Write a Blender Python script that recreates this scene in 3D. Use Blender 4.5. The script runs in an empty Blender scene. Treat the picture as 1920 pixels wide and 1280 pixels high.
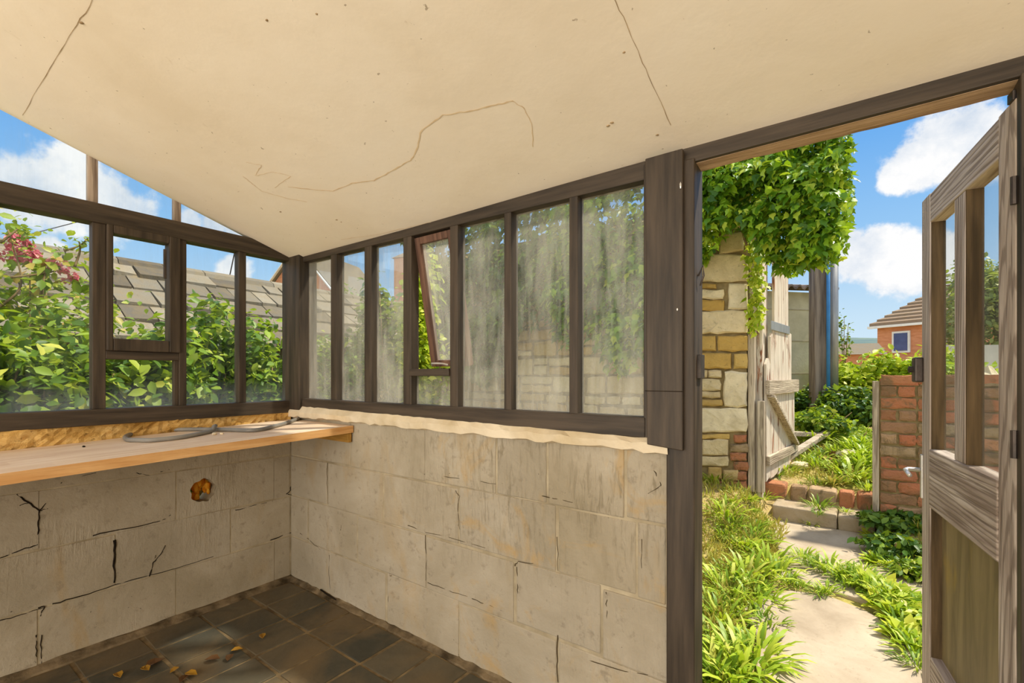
import bpy, math, random
import numpy as np
random.seed(7); RNG = np.random.default_rng(11)
COL = bpy.context.scene.collection
PI = math.pi

# ------------------------------------------------------------------ camera geometry (metres)
F, CX, HY, H, TH = 870.0, 960.0, 703.0, 1.2, math.radians(36.25)
FW = (-math.sin(TH), math.cos(TH)); RT = (math.cos(TH), math.sin(TH))
XL, YB = -2.685, 1.4465           # inner faces of the left and the back wall
def ray(px, py):
    a = (px - CX) / F
    return (FW[0] + RT[0] * a, FW[1] + RT[1] * a, (HY - py) / F)
def on_y(px, py, Y=YB): d = ray(px, py); t = Y / d[1]; return (d[0] * t, Y, H + d[2] * t)
def on_x(px, py, X=XL): d = ray(px, py); t = X / d[0]; return (X, d[1] * t, H + d[2] * t)
def on_z(px, py, Z=0.): d = ray(px, py); t = (Z - H) / d[2]; return (d[0] * t, d[1] * t, Z)
def dep(px, py, t): d = ray(px, py); return (d[0] * t, d[1] * t, H + d[2] * t)
CS = 0.31                          # pitch of the lean-to ceiling
def ceil_z(y): return 1.876 + CS * (YB - y)
def on_c(px, py):
    d = ray(px, py); t = (1.876 + CS * YB - H) / (d[2] + CS * d[1]); return (d[0] * t, d[1] * t, H + d[2] * t)

# ------------------------------------------------------------------ object helpers
def tag(o, label=None, cat=None, group=None, kind=None):
    if label: o['label'] = label
    if cat: o['category'] = cat
    if group: o['group'] = group
    if kind: o['kind'] = kind
    return o
def empty(name, loc=(0, 0, 0), rz=0, **k):
    o = bpy.data.objects.new(name, None); COL.objects.link(o)
    o.location = loc; o.rotation_euler = (0, 0, rz); o.empty_display_size = .1
    return tag(o, **k)
class MB:
    def __init__(s): s.v = []; s.f = []; s.m = []; s.cm = 0
    def add(s, vs, fs):
        b = len(s.v); s.v += [tuple(v) for v in vs]
        for f in fs: s.f.append([b + i for i in f]); s.m.append(s.cm)
        return s
    def box(s, x0, x1, y0, y1, z0, z1):
        return s.add([(x0,y0,z0),(x1,y0,z0),(x1,y1,z0),(x0,y1,z0),(x0,y0,z1),(x1,y0,z1),(x1,y1,z1),(x0,y1,z1)],
              [(0,3,2,1),(4,5,6,7),(0,1,5,4),(1,2,6,5),(2,3,7,6),(3,0,4,7)])
    def hexa(s, b, t):             # bottom ring of four points, top ring of four points
        return s.add(list(b) + list(t), [(0,3,2,1),(4,5,6,7),(0,1,5,4),(1,2,6,5),(2,3,7,6),(3,0,4,7)])
    def prism(s, poly, off):
        n = len(poly); a = [tuple(p) for p in poly]; c = [(p[0]+off[0], p[1]+off[1], p[2]+off[2]) for p in poly]
        return s.add(a + c, [list(range(n))[::-1], [n+i for i in range(n)]] + [(i, (i+1) % n, n+(i+1) % n, n+i) for i in range(n)])
    def bar(s, p, q, w, h, up=(0, 0, 1)):
        p = np.array(p, float); q = np.array(q, float); d = q - p; d /= np.linalg.norm(d)
        a = np.cross(d, up); a /= np.linalg.norm(a); b = np.cross(a, d)
        r = [(-1,-1),(1,-1),(1,1),(-1,1)]
        return s.hexa([p + a*w/2*i + b*h/2*j for i, j in r], [q + a*w/2*i + b*h/2*j for i, j in r])
    def tube(s, pts, r, n=8, taper=None):
        P = [np.array(p, float) for p in pts]; rings = []; k = len(P)
        for i in range(k):
            d = P[min(i+1, k-1)] - P[max(i-1, 0)]; d /= (np.linalg.norm(d) + 1e-9)
            a = np.cross(d, (0.13, .21, 1.)); 
            if np.linalg.norm(a) < .2: a = np.cross(d, (1, .1, 0))
            a /= np.linalg.norm(a); b = np.cross(d, a)
            rr = (r if taper is None else r + (taper - r) * i / (k - 1))
            rings += [P[i] + rr * (a*math.cos(2*PI*j/n) + b*math.sin(2*PI*j/n)) for j in range(n)]
        fs = [(i*n+j, i*n+(j+1) % n, (i+1)*n+(j+1) % n, (i+1)*n+j) for i in range(k-1) for j in range(n)]
        fs += [list(range(n))[::-1], [(k-1)*n+j for j in range(n)]]
        return s.add(rings, fs)
    def lathe(s, c, prof, n=16, axis='z'):
        vs = []
        for r, h in prof:
            for j in range(n):
                x, y = r*math.cos(2*PI*j/n), r*math.sin(2*PI*j/n)
                vs.append((c[0]+x, c[1]+y, c[2]+h) if axis == 'z' else (c[0]+h, c[1]+x, c[2]+y) if axis == 'x' else (c[0]+x, c[1]+h, c[2]+y))
        k = len(prof)
        return s.add(vs, [(i*n+j, i*n+(j+1) % n, (i+1)*n+(j+1) % n, (i+1)*n+j) for i in range(k-1) for j in range(n)] + [list(range(n))[::-1], [(k-1)*n+j for j in range(n)]])
    def rock(s, c, r, seed=0, n=10, m=7):
        rr = random.Random(seed); vs = []
        for i in range(m):
            th = PI * (i + .5) / m
            for j in range(n):
                ph = 2*PI*j/n; k = 1 + rr.uniform(-.16, .16)
                vs.append((c[0]+r[0]*k*math.sin(th)*math.cos(ph), c[1]+r[1]*k*math.sin(th)*math.sin(ph), c[2]+r[2]*k*math.cos(th)))
        return s.add(vs, [(i*n+j, (i+1)*n+j, (i+1)*n+(j+1) % n, i*n+(j+1) % n) for i in range(m-1) for j in range(n)] + [list(range(n)), [(m-1)*n+j for j in range(n)][::-1]])
    def build(s, name, mats, parent=None, bevel=0, smooth=False, loc=None):
        me = bpy.data.meshes.new(name); me.from_pydata(s.v, [], s.f)
        ms = mats if isinstance(mats, (list, tuple)) else [mats]
        for m in ms: me.materials.append(m)
        if len(ms) > 1: me.polygons.foreach_set('material_index', s.m)
        if smooth: me.polygons.foreach_set('use_smooth', [True] * len(s.f))
        me.update()
        o = bpy.data.objects.new(name, me); COL.objects.link(o)
        if parent: o.parent = parent
        if loc: o.location = loc
        if bevel:
            b = o.modifiers.new('bevel', 'BEVEL'); b.width = bevel; b.segments = 2; b.limit_method = 'ANGLE'; b.angle_limit = .6
        return o
def struct(o): o['kind'] = 'structure'; return o
def copy_tree(o, loc, rz=0, sc=1.):
    r = o.copy(); COL.objects.link(r); r.location = loc; r.rotation_euler = (o.rotation_euler[0], o.rotation_euler[1], rz)
    r.scale = (sc, sc, sc) if not isinstance(sc, tuple) else sc
    for ch in o.children:
        c = ch.copy(); COL.objects.link(c); c.parent = r
    return r

# ------------------------------------------------------------------ materials
def lin(h):
    if isinstance(h, tuple): return h + (1,) if len(h) == 3 else h
    h = h.lstrip('#'); r = []
    for i in (0, 2, 4):
        c = int(h[i:i+2], 16) / 255; r.append(c / 12.92 if c <= .04045 else ((c + .055) / 1.055) ** 2.4)
    return tuple(r) + (1,)
class NT:
    def __init__(s, name):
        s.m = bpy.data.materials.new(name); s.m.use_nodes = True; s.t = s.m.node_tree; s.t.nodes.clear()
        s.out = s.n('ShaderNodeOutputMaterial')
    def n(s, kind, **k):
        x = s.t.nodes.new(kind)
        for a, b in k.items(): setattr(x, a, b)
        return x
    def l(s, a, b): s.t.links.new(a, b)
    def put(s, sock, val):
        if hasattr(val, 'is_linked') or isinstance(val, bpy.types.NodeSocket): s.l(val, sock)
        else: sock.default_value = val
    def coord(s, scale=(1, 1, 1), out='Object'):
        c = s.n('ShaderNodeTexCoord'); m = s.n('ShaderNodeMapping'); m.inputs['Scale'].default_value = scale
        s.l(c.outputs[out], m.inputs['Vector']); return m.outputs['Vector']
    def noise(s, vec, scale, detail=4, rough=.55, dist=0):
        x = s.n('ShaderNodeTexNoise'); s.l(vec, x.inputs['Vector'])
        x.inputs['Scale'].default_value = scale; x.inputs['Detail'].default_value = detail
        x.inputs['Roughness'].default_value = rough; x.inputs['Distortion'].default_value = dist
        return x.outputs['Fac']
    def ramp(s, fac, stops, interp='LINEAR'):
        r = s.n('ShaderNodeValToRGB'); r.color_ramp.interpolation = interp; e = r.color_ramp.elements
        while len(e) < len(stops): e.new(.5)
        for i, (p, c) in enumerate(stops): e[i].position = p; e[i].color = lin(c) if not isinstance(c, (int, float)) else (c, c, c, 1)
        s.l(fac, r.inputs['Fac']); return r.outputs['Color']
    def mix(s, fac, a, b, blend='MIX'):
        x = s.n('ShaderNodeMix', data_type='RGBA', blend_type=blend)
        s.put(x.inputs['Factor'], fac); s.put(x.inputs['A'], lin(a) if isinstance(a, (str, tuple)) else a); s.put(x.inputs['B'], lin(b) if isinstance(b, (str, tuple)) else b)
        return x.outputs['Result']
    def math(s, op, a, b=0.):
        x = s.n('ShaderNodeMath', operation=op); s.put(x.inputs[0], a); s.put(x.inputs[1], b); return x.outputs[0]
    def bump(s, h, strength=.3, dist=.01):
        b = s.n('ShaderNodeBump'); b.inputs['Strength'].default_value = strength; b.inputs['Distance'].default_value = dist
        s.l(h, b.inputs['Height']); return b.outputs['Normal']
    def rnd(s): return s.n('ShaderNodeNewGeometry').outputs['Random Per Island']
    def pbr(s, col, rough=.8, normal=None, spec=.3, metal=0.):
        p = s.n('ShaderNodeBsdfPrincipled'); s.put(p.inputs['Base Color'], lin(col) if isinstance(col, (str, tuple)) else col)
        s.put(p.inputs['Roughness'], rough); p.inputs['Specular IOR Level'].default_value = spec; p.inputs['Metallic'].default_value = metal
        if normal is not None: s.l(normal, p.inputs['Normal'])
        s.l(p.outputs[0], s.out.inputs['Surface']); return p
def simple(name, c1, c2=None, scale=8, stretch=(1, 1, 1), rough=.8, bump=.2, bscale=None, spec=.25, metal=0., bd=.006, lo=.35, hi=.65):
    t = NT(name); v = t.coord(stretch); n1 = t.noise(v, scale, 6)
    c = t.ramp(n1, [(lo, c1), (hi, c2 or c1)])
    t.pbr(c, rough, t.bump(t.noise(v, bscale or scale * 4, 5), bump, bd), spec, metal); return t.m
M = {}
def m_old(name, st, c1, c2, dark):
    t = NT(name); v = t.coord(st); a = t.noise(v, 1.3, 5, .6, .9); f = t.noise(t.coord(tuple(x*4 if x > 1 else 1.4 for x in st)), 1.6, 4, .6, .5)
    wv = t.n('ShaderNodeTexWave', wave_type='RINGS', rings_direction='SPHERICAL'); t.l(t.coord(tuple(.16*x if x > 1 else .22 for x in st)), wv.inputs['Vector'])
    wv.inputs['Scale'].default_value = 9; wv.inputs['Distortion'].default_value = 7; wv.inputs['Detail'].default_value = 3; wv.inputs['Detail Scale'].default_value = 1.2
    c = t.ramp(a, [(.32, c1), (.66, c2)]); c = t.mix(t.ramp(wv.outputs['Fac'], [(.12, .55), (.4, 0.)]), c, dark); c = t.mix(t.ramp(f, [(.34, .75), (.46, 0.)]), c, dark)
    t.pbr(c, .85, t.bump(t.math('ADD', f, t.math('MULTIPLY', wv.outputs['Fac'], .35)), .5, .005), .15); return t.m
for ax, st in (('x', (1, 14, 14)), ('y', (14, 1, 14)), ('z', (14, 14, 1))):
    M['dark_' + ax] = simple('dark_stained_wood_' + ax, '#30281f', '#4d4134', 2.6, st, .55, .25, 6, .3, bd=.003)
    M['old_' + ax] = m_old('weathered_wood_' + ax, st, '#948171', '#cfbeac', '#6a594b')
    M['grey_' + ax] = m_old('grey_outdoor_wood_' + ax, st, '#a08f78', '#d8c7ac', '#6f5f4c')
M['sash'] = simple('reddish_brown_sash_wood', '#4a3328', '#7a5a48', 2.4, (14, 14, 1), .6, .3, 6, .25)
M['soffit'] = simple('pale_worn_wood', '#8a6c50', '#c4a585', 2.2, (1, 12, 12), .85, .6, 5, .15)

def m_block():
    t = NT('concrete_block'); v = t.coord(); r = t.rnd()
    a = t.noise(v, 2.2, 6, .6, .4); b = t.noise(v, 26, 5, .65); st = t.noise(t.coord((1.6, 1.6, .5)), 3.2, 5, .6, .8)
    base = t.ramp(a, [(.3, '#93876f'), (.5, '#a69a84'), (.72, '#b8ad99')])
    base = t.mix(t.math('MULTIPLY', r, .30), base, '#9e9688')
    base = t.mix(t.ramp(st, [(.58, 0.), (.74, .55)]), base, '#a58a5c')
    base = t.mix(t.ramp(b, [(.30, .5), (.42, 0.)]), base, '#7a6f5e')
    sp = t.noise(v, 70, 2, .5)
    base = t.mix(t.ramp(sp, [(.20, .8), (.26, 0.)]), base, '#3d362c')
    sc = t.noise(t.coord((50, 50, 9)), 1.2, 3, .6, .6); w = t.ramp(t.noise(v, 1.7, 3), [(.50, 0.), (.66, .6)])
    sx = t.n('ShaderNodeSeparateXYZ'); t.l(v, sx.inputs[0]); mr = []
    for ax, a0, a1 in (('X', -2.0, -1.3), ('Z', .38, .66)):
        k = t.n('ShaderNodeMapRange'); t.l(sx.outputs[ax], k.inputs[0]); k.inputs[1].default_value = a0; k.inputs[2].default_value = a1; mr.append(k.outputs[0])
    hack = t.math('MULTIPLY', t.math('MULTIPLY', mr[0], mr[1]), t.ramp(t.noise(v, 3.1, 4, .6, .7), [(.36, .25), (.56, 1.)])); w = t.math('MAXIMUM', w, hack)   # hacked, scored render
    base = t.mix(t.math('MULTIPLY', hack, t.ramp(sc, [(.36, .75), (.5, .12)])), base, '#7d725c')
    base = t.mix(t.math('MULTIPLY', t.ramp(t.noise(v, 4.3, 5, .65, 1.), [(.56, 0.), (.70, .6)]), mr[0]), base, '#b08f58')
    h = t.math('ADD', t.math('MULTIPLY', b, .6), t.math('MULTIPLY', t.math('MULTIPLY', sc, w), 1.6))
    t.pbr(base, .92, t.bump(h, .55, .012), .12); return t.m
M['block'] = m_block()
M['mortar'] = simple('pale_mortar', '#93866c', '#b5a78c', 9, (1, 1, 1), .95, .6, 40, .1)
M['plaster'] = simple('sill_plaster', '#cbb896', '#e2d3b8', 6, (1, 1, 1), .9, .5, 18, .1, bd=.01)
M['crack'] = simple('black_crack_dirt', '#1d1813', '#332a20', 20, (1, 1, 1), .95, .2, 60, .05)
M['crack_soft'] = simple('brown_crack_dirt', '#3f3426', '#5e503b', 20, (1, 1, 1), .95, .2, 60, .05)
def m_ceiling():
    t = NT('ceiling_plaster'); v = t.coord()
    a = t.noise(v, 1.4, 5, .6, .3); b = t.noise(v, 16, 5, .7, .5); d = t.noise(v, 55, 2)
    c = t.ramp(a, [(.3, '#e6d8c0'), (.55, '#efe3ce'), (.75, '#f2e8d6')])
    c = t.mix(t.ramp(b, [(.66, 0.), (.78, .35)]), c, '#b39c78')
    c = t.mix(t.ramp(d, [(.735, 0.), (.77, .6)]), c, '#7d6648')
    t.pbr(c, .8, t.bump(t.noise(v, 7, 5), .25, .012), .15); return t.m
M['ceiling'] = m_ceiling()
M['stain'] = simple('brown_water_stain', '#e2cda8', '#d6bb94', 30, (1, 1, 1), .9, .1, 40, .1)
M['seam'] = simple('ceiling_seam_dirt', '#c4ab86', '#8a7252', 14, (1, 1, 1), .9, .1, 40, .1)
def m_tile():
    t = NT('slate_floor_tile'); v = t.coord(); r = t.rnd(); a = t.noise(v, 5, 6, .6, .5); d = t.noise(v, 2.3, 5, .6, .6)
    c = t.mix(t.math('MULTIPLY', r, .8), '#454339', '#6a604c'); c = t.mix(t.ramp(a, [(.4, 0.), (.7, .45)]), c, '#33352f')
    c = t.mix(t.ramp(d, [(.42, 0.), (.62, .85)]), c, '#6a5a41')
    t.pbr(c, t.ramp(a, [(.3, .45), (.7, .75)]), t.bump(t.noise(v, 24, 5), .3, .006), .35); return t.m
M['tile'] = m_tile()
M['base_dirt'] = simple('dirty_floor_edge_mortar', '#3d3324', '#85745a', 9, (1, 1, 1), .95, .6, 50, .1)
M['grout'] = simple('dusty_grout', '#5d4f3b', '#8d7b5c', 14, (1, 1, 1), .95, .5, 50, .1)
def m_oak(name, c1, c2, c3):
    t = NT(name); v = t.coord((9, .9, 9)); r = t.rnd(); a = t.noise(v, 4, 6, .6, .8); g = t.noise(t.coord((60, 2.5, 60)), 3, 4, .6)
    c = t.ramp(a, [(.3, c1), (.55, c2), (.75, c3)]); c = t.mix(t.math('MULTIPLY', r, .22), c, '#b98a5c')
    c = t.mix(t.ramp(g, [(.3, .22), (.5, 0.)]), c, '#9c6a3a')
    t.pbr(c, .55, t.bump(g, .12, .003), .3); return t.m
M['oak'] = m_oak('oak_staves', '#c28d52', '#d6a76e', '#dfb683')
M['oak_top'] = m_oak('pale_oak_surface', '#dcc0a2', '#ebd6bd', '#f3e3cf')  # paler oak tone for the upward faces of the worktop
M['batten'] = simple('yellow_pine', '#8f6a2c', '#b88a42', 5, (1, 8, 8), .7, .2)
def m_ochre():
    t = NT('ochre_rubble_ledge'); v = t.coord((1, 1, 1.5)); a = t.noise(v, 9, 6, .65, .6); b = t.noise(v, 34, 5, .7)
    c = t.ramp(a, [(.3, '#a37b3c'), (.48, '#c79f5c'), (.6, '#d6b272'), (.75, '#b98a48')]); c = t.mix(t.ramp(b, [(.3, .8), (.42, 0.)]), c, '#4d3a20')
    t.pbr(c, .95, t.bump(b, .8, .012), .1); return t.m
M['ochre'] = m_ochre()
M['hose'] = simple('grey_pvc_hose', '#75736e', '#8e8b84', 6, (1, 1, 1), .45, .05, 30, .4)
M['dark_hole'] = simple('dusty_hole_lining', '#6b5c42', '#8a7756', 20, (1, 1, 1), .95, .6, 50, .1)
def m_daylight_lump():
    t = NT('orange_daylight_lump'); a = t.noise(t.coord(), 45, 3)
    p = t.pbr(t.ramp(a, [(.4, '#f5a818'), (.6, '#ffd84a')]), .7, t.bump(a, .6, .01), .3)
    tr = t.n('ShaderNodeBsdfTranslucent'); tr.inputs['Color'].default_value = lin('#ffb010'); mx = t.n('ShaderNodeMixShader'); mx.inputs[0].default_value = .5
    t.l(p.outputs[0], mx.inputs[1]); t.l(tr.outputs[0], mx.inputs[2]); t.l(mx.outputs[0], t.out.inputs['Surface']); return t.m
M['daylight_lump'] = m_daylight_lump()  # bright orange stand-in for the daylight behind the wall hole
def m_glass(name, base, amp, lo, hi, streak=(22, 22, 1.3), tint='#dfe3e2', edge=None):
    """clear pane under a film of dirt and dried condensation"""
    t = NT(name); v = t.coord(streak); s = t.noise(v, 1.6, 5, .65, .5); b = t.noise(t.coord(), 2.6, 4, .6, .8)
    f = t.math('MULTIPLY', t.math('ADD', t.math('MULTIPLY', s, .62), t.math('MULTIPLY', b, .48)), 1.)
    k = t.n('ShaderNodeMapRange'); t.l(f, k.inputs[0]); k.inputs[1].default_value = lo; k.inputs[2].default_value = hi; k.inputs[3].default_value = base; k.inputs[4].default_value = base + amp
    fac = k.outputs[0]
    if edge:                        # dirt gathers along the bottom edge of each pane
        sx = t.n('ShaderNodeSeparateXYZ'); c = t.n('ShaderNodeTexCoord'); t.l(c.outputs['Object'], sx.inputs[0])
        e = t.n('ShaderNodeMapRange'); t.l(sx.outputs['Z'], e.inputs[0]); e.inputs[1].default_value = edge[0]; e.inputs[2].default_value = edge[1]; e.inputs[3].default_value = edge[2]; e.inputs[4].default_value = 0.
        fac = t.math('ADD', fac, t.math('MULTIPLY', e.outputs[0], t.math('ADD', s, .5)))
    tr = t.n('ShaderNodeBsdfTransparent'); tr.inputs[0].default_value = (.97, .985, .98, 1)
    gl = t.n('ShaderNodeBsdfGlossy'); gl.inputs['Roughness'].default_value = .03
    fr = t.n('ShaderNodeFresnel'); fr.inputs[0].default_value = 1.3
    m0 = t.n('ShaderNodeMixShader'); t.l(t.math('MULTIPLY', fr.outputs[0], .22), m0.inputs[0]); t.l(tr.outputs[0], m0.inputs[1]); t.l(gl.outputs[0], m0.inputs[2])
    d = t.n('ShaderNodeBsdfDiffuse'); d.inputs[0].default_value = lin(tint); tl = t.n('ShaderNodeBsdfTranslucent'); tl.inputs[0].default_value = lin(tint)
    m1 = t.n('ShaderNodeMixShader'); m1.inputs[0].default_value = .62; t.l(d.outputs[0], m1.inputs[1]); t.l(tl.outputs[0], m1.inputs[2])
    m2 = t.n('ShaderNodeMixShader'); t.l(fac, m2.inputs[0]); t.l(m0.outputs[0], m2.inputs[1]); t.l(m1.outputs[0], m2.inputs[2])
    t.l(m2.outputs[0], t.out.inputs['Surface']); return t.m
M['glass_left'] = m_glass('lightly_dirty_glass', .0, .07, .46, .78, edge=(1.05, 1.17, .16))
M['glass_back'] = m_glass('condensation_dirty_glass', .03, .24, .43, .68, streak=(13, 13, 1.6), edge=(1.06, 1.40, .10), tint='#ddd6c6')
M['glass_door'] = m_glass('door_glass', .0, .04, .4, .8)
def m_leaf(name, stops, trans=.38, rough=.45, tcol='#b4c81e'):
    t = NT(name); r = t.rnd(); c = t.ramp(r, stops)
    p = t.pbr(c, rough, None, .35)
    tr = t.n('ShaderNodeBsdfTranslucent'); t.l(t.mix(.55, c, tcol), tr.inputs['Color']); mx = t.n('ShaderNodeMixShader'); mx.inputs[0].default_value = trans
    t.l(p.outputs[0], mx.inputs[1]); t.l(tr.outputs[0], mx.inputs[2]); t.l(mx.outputs[0], t.out.inputs['Surface']); return t.m
M['leaf_hedge'] = m_leaf('hedge_leaves', [(0, '#34541a'), (.5, '#638526'), (.85, '#9bb236'), (1, '#d2cf5a')])
M['leaf_flower_shrub'] = m_leaf('flowering_shrub_leaves', [(0, '#55702a'), (.45, '#86a034'), (.8, '#b3b648'), (1, '#c9a05a')])
M['leaf_ivy'] = m_leaf('ivy_leaves', [(0, '#35601a'), (.45, '#669622'), (.8, '#9cc02e'), (1, '#d0d848')], .36, .38)
M['leaf_lime'] = m_leaf('lime_green_leaves', [(0, '#86a522'), (.5, '#b4c832'), (1, '#e6e254')], .4)
M['leaf_bramble'] = m_leaf('bramble_leaves', [(0, '#28491a'), (.6, '#4d7426'), (1, '#87a33a')], .3)
M['leaf_weed'] = m_leaf('weed_leaves', [(0, '#6d9222'), (.5, '#a4bd34'), (.85, '#c9d448'), (1, '#dfd87a')], .35)
M['leaf_weed2'] = m_leaf('darker_weed_leaves', [(0, '#4f7420'), (.5, '#7d9c2e'), (1, '#b2c044')], .3)
M['leaf_dry'] = m_leaf('dry_grass', [(0, '#a39243'), (.4, '#b3ac4c'), (1, '#8fa636')], .3, tcol='#d8c25a')
M['leaf_tree'] = m_leaf('grey_green_tree_leaves', [(0, '#5d7038'), (.5, '#8c9a50'), (1, '#c4c37c')], .3)
M['flower'] = m_leaf('pink_petals', [(0, '#d0607c'), (.6, '#e88f98'), (1, '#f0b09a')], .3, tcol='#ee9a9a')
M['leaf_fallen'] = m_leaf('fallen_leaf', [(0, '#8a6014'), (1, '#a87f26')], .1, tcol='#c99a2c')
M['leaf_brown'] = m_leaf('brown_leaf', [(0, '#4c3420'), (1, '#66482a')], .1, tcol='#8e5c32')
M['stem'] = simple('brown_stem', '#6b5636', '#8e7850', 12, (1, 1, 1), .85, .3)
def m_stone(name, stops, bump=.6, lichen=None):
    t = NT(name); v = t.coord(); r = t.rnd(); a = t.noise(v, 7, 6, .65, .5); b = t.noise(v, 30, 5, .7)
    c = t.ramp(r, stops); c = t.mix(t.ramp(a, [(.4, 0.), (.75, .45)]), c, '#8d7444'); c = t.mix(t.ramp(b, [(.28, .55), (.4, 0.)]), c, '#5a4c33')
    if lichen: c = t.mix(t.ramp(t.noise(v, 5.2, 6, .7, .8), [(.50, 0.), (.60, .75)]), c, lichen)
    t.pbr(c, .92, t.bump(t.math('ADD', t.math('MULTIPLY', a, 1.4), b), bump, .02), .12); return t.m
M['stone'] = m_stone('sandstone_rubble', [(0, '#d6bf92'), (.35, '#e3d0a6'), (.6, '#caa968'), (.8, '#bf9b58'), (1, '#ead9b4')])
M['stone_pale'] = m_stone('pale_dressed_sandstone', [(0, '#ead5ab'), (1, '#f0e0bc')], .35)
M['stone_ochre'] = m_stone('ochre_sandstone', [(0, '#cda65a'), (.5, '#d6b36a'), (1, '#bf964a')])
M['brick'] = m_stone('red_brick', [(0, '#b5704f'), (.35, '#c07f5c'), (.6, '#a0694c'), (.75, '#a38d6c'), (.85, '#b59a78'), (1, '#c98a64')], .7, '#75654a')
M['joint'] = simple('old_lime_mortar', '#7a6a48', '#a18e64', 12, (1, 1, 1), .95, .8, 40, .1)
M['slate_roof'] = m_stone('weathered_stone_slates', [(0, '#5d564c'), (.5, '#7d7567'), (1, '#948a78')], .5)
M['step_stone'] = m_stone('grey_step_stone', [(0, '#a5947a'), (1, '#bba98c')], .5)
def m_path():
    t = NT('old_concrete_path'); v = t.coord(); a = t.noise(v, 3, 6, .6, .5); b = t.noise(v, 40, 4, .7)
    c = t.ramp(a, [(.3, '#9c8c75'), (.55, '#b3a38b'), (.75, '#bfb099')]); c = t.mix(t.ramp(b, [(.3, .35), (.42, 0.)]), c, '#8a7a62')
    t.pbr(c, .92, t.bump(b, .35, .008), .15); return t.m
M['path'] = m_path()
def m_soil():
    t = NT('soil_and_moss'); v = t.coord(); a = t.noise(v, 2.4, 6, .65, .6); b = t.noise(v, 22, 5, .7)
    c = t.ramp(a, [(.3, '#96825a'), (.46, '#b59e6a'), (.6, '#ab9f54'), (.75, '#8f9440')]); c = t.mix(t.ramp(b, [(.34, .5), (.5, 0.)]), c, '#54472c')
    t.pbr(c, .95, t.bump(b, .8, .02), .08); return t.m
M['soil'] = m_soil()
M['patio'] = simple('pale_concrete_yard', '#b8ac9a', '#cfc4b2', 3, (1, 1, 1), .9, .3, 30, .15)
M['render'] = simple('cream_render', '#e3d9c6', '#eee5d4', 3, (1, 1, 1), .9, .3, 40, .1)
M['shed'] = simple('grey_concrete_panel', '#b3a88c', '#c8bda0', 4, (1, 1, 1), .9, .4, 30, .1)
M['corrugated'] = simple('rusty_corrugated_sheet', '#5c5048', '#8a7767', 6, (1, 1, 1), .7, .4)
M['post_dark'] = simple('dark_creosoted_timber', '#5d5046', '#978878', 2.2, (9, 9, .7), .6, .4, 6, .3)
M['steel'] = simple('grey_galvanised_steel', '#8d8c8a', '#a9a7a2', 4, (4, 4, .6), .4, .1, 10, .5, .5)
M['blue'] = simple('blue_plastic_pipe', '#2c6fa8', '#3f86bd', 4, (1, 1, 1), .4, .05, 20, .4)
def m_peel():
    t = NT('peeling_white_paint_on_wood'); v = t.coord((9, 9, 1.1)); r = t.rnd(); a = t.noise(v, 2.2, 6, .65, .6); g = t.noise(t.coord((30, 30, 1.5)), 2, 4)
    w = t.mix(t.ramp(g, [(.35, .6), (.6, 0.)]), '#ddd0bb', '#a8957f'); br = t.ramp(t.noise(t.coord((5, 5, 2)), 3, 4), [(.4, '#7a5844'), (.6, '#a87050')])
    c = t.mix(t.ramp(a, [(.56, 0.), (.62, 1.)]), w, br)
    t.pbr(c, .85, t.bump(a, .5, .006), .15); return t.m
M['peel'] = m_peel()
M['iron'] = simple('dark_iron', '#3a3531', '#5b5048', 10, (1, 1, 1), .5, .3, 40, .4, .6)
M['black_iron'] = simple('black_painted_iron', '#15130f', '#24201c', 10, (1, 1, 1), .5, .3, 40, .4, .3)
M['chrome'] = simple('dull_aluminium', '#c9c5bd', '#dcd8d0', 8, (1, 1, 1), .35, .05, 40, .5, .6)
def m_panel():
    t = NT('olive_stained_plywood'); v = t.coord((7, 7, .9)); a = t.noise(v, 2.2, 6, .6, .8); b = t.noise(t.coord((2, 2, 1)), 3, 4)
    c = t.ramp(a, [(.3, '#6a5a3e'), (.6, '#8a7753'), (.75, '#9c8860')]); c = t.mix(t.ramp(b, [(.56, 0.), (.7, .7)]), c, '#a8893c')
    t.pbr(c, .6, t.bump(a, .15, .003), .3); return t.m
M['panel'] = m_panel()
M['house_brick'] = simple('orange_house_brick', '#c98660', '#d99a74', 3, (1, 1, 4), .9, .2, 20, .1)
M['house_tile'] = m_stone('brown_roof_tiles', [(0, '#8b7460'), (1, '#9f8a74')], .3)
M['white'] = simple('white_paint', '#e6e4de', '#f0efea', 3, (1, 1, 1), .6, .05)
M['pane_blue'] = simple('dark_window_pane', '#3a4f7d', '#4a618f', 2, (1, 1, 1), .15, .02, 5, .6)
M['hill'] = simple('distant_moor', '#5c7070', '#7d8a78', .02, (1, 1, 1), .95, .0, 1, .05)
M['pale_board'] = simple('pale_rendered_board', '#c9c6be', '#dad7cf', 3, (1, 1, 1), .8, .1)

# ------------------------------------------------------------------ foliage
def tpl(shape):
    if shape == 'ivy':              # five-lobed
        v = [(0,0,0),(.10,.36,.0),(.36,.30,.05),(.50,.34,.03),(.72,.14,.05),(1.1,0,-.10),(.72,-.14,.05),(.50,-.34,.03),(.36,-.30,.05),(.10,-.36,.0),(.45,0,-.03)]
        f = [(0,10,2,1),(10,4,3,2),(10,5,4),(10,6,5),(10,8,7,6),(0,9,8,10)]
    elif shape == 'oval':
        v = [(0,0,0),(.3,.26,.05),(.65,.24,.04),(1,0,-.1),(.65,-.24,.04),(.3,-.26,.05),(.5,0,-.02)]
        f = [(0,6,2,1),(6,3,2),(0,5,4,6),(6,4,3)]
    else:                           # blade
        v = [(0,.03,0),(0,-.03,0),(.4,.06,.10),(.4,-.06,.10),(.75,.045,.05),(.75,-.045,.05),(1,0,-.12)]
        f = [(0,1,3,2),(2,3,5,4),(4,5,6)]
    return np.array(v, float), f
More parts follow.
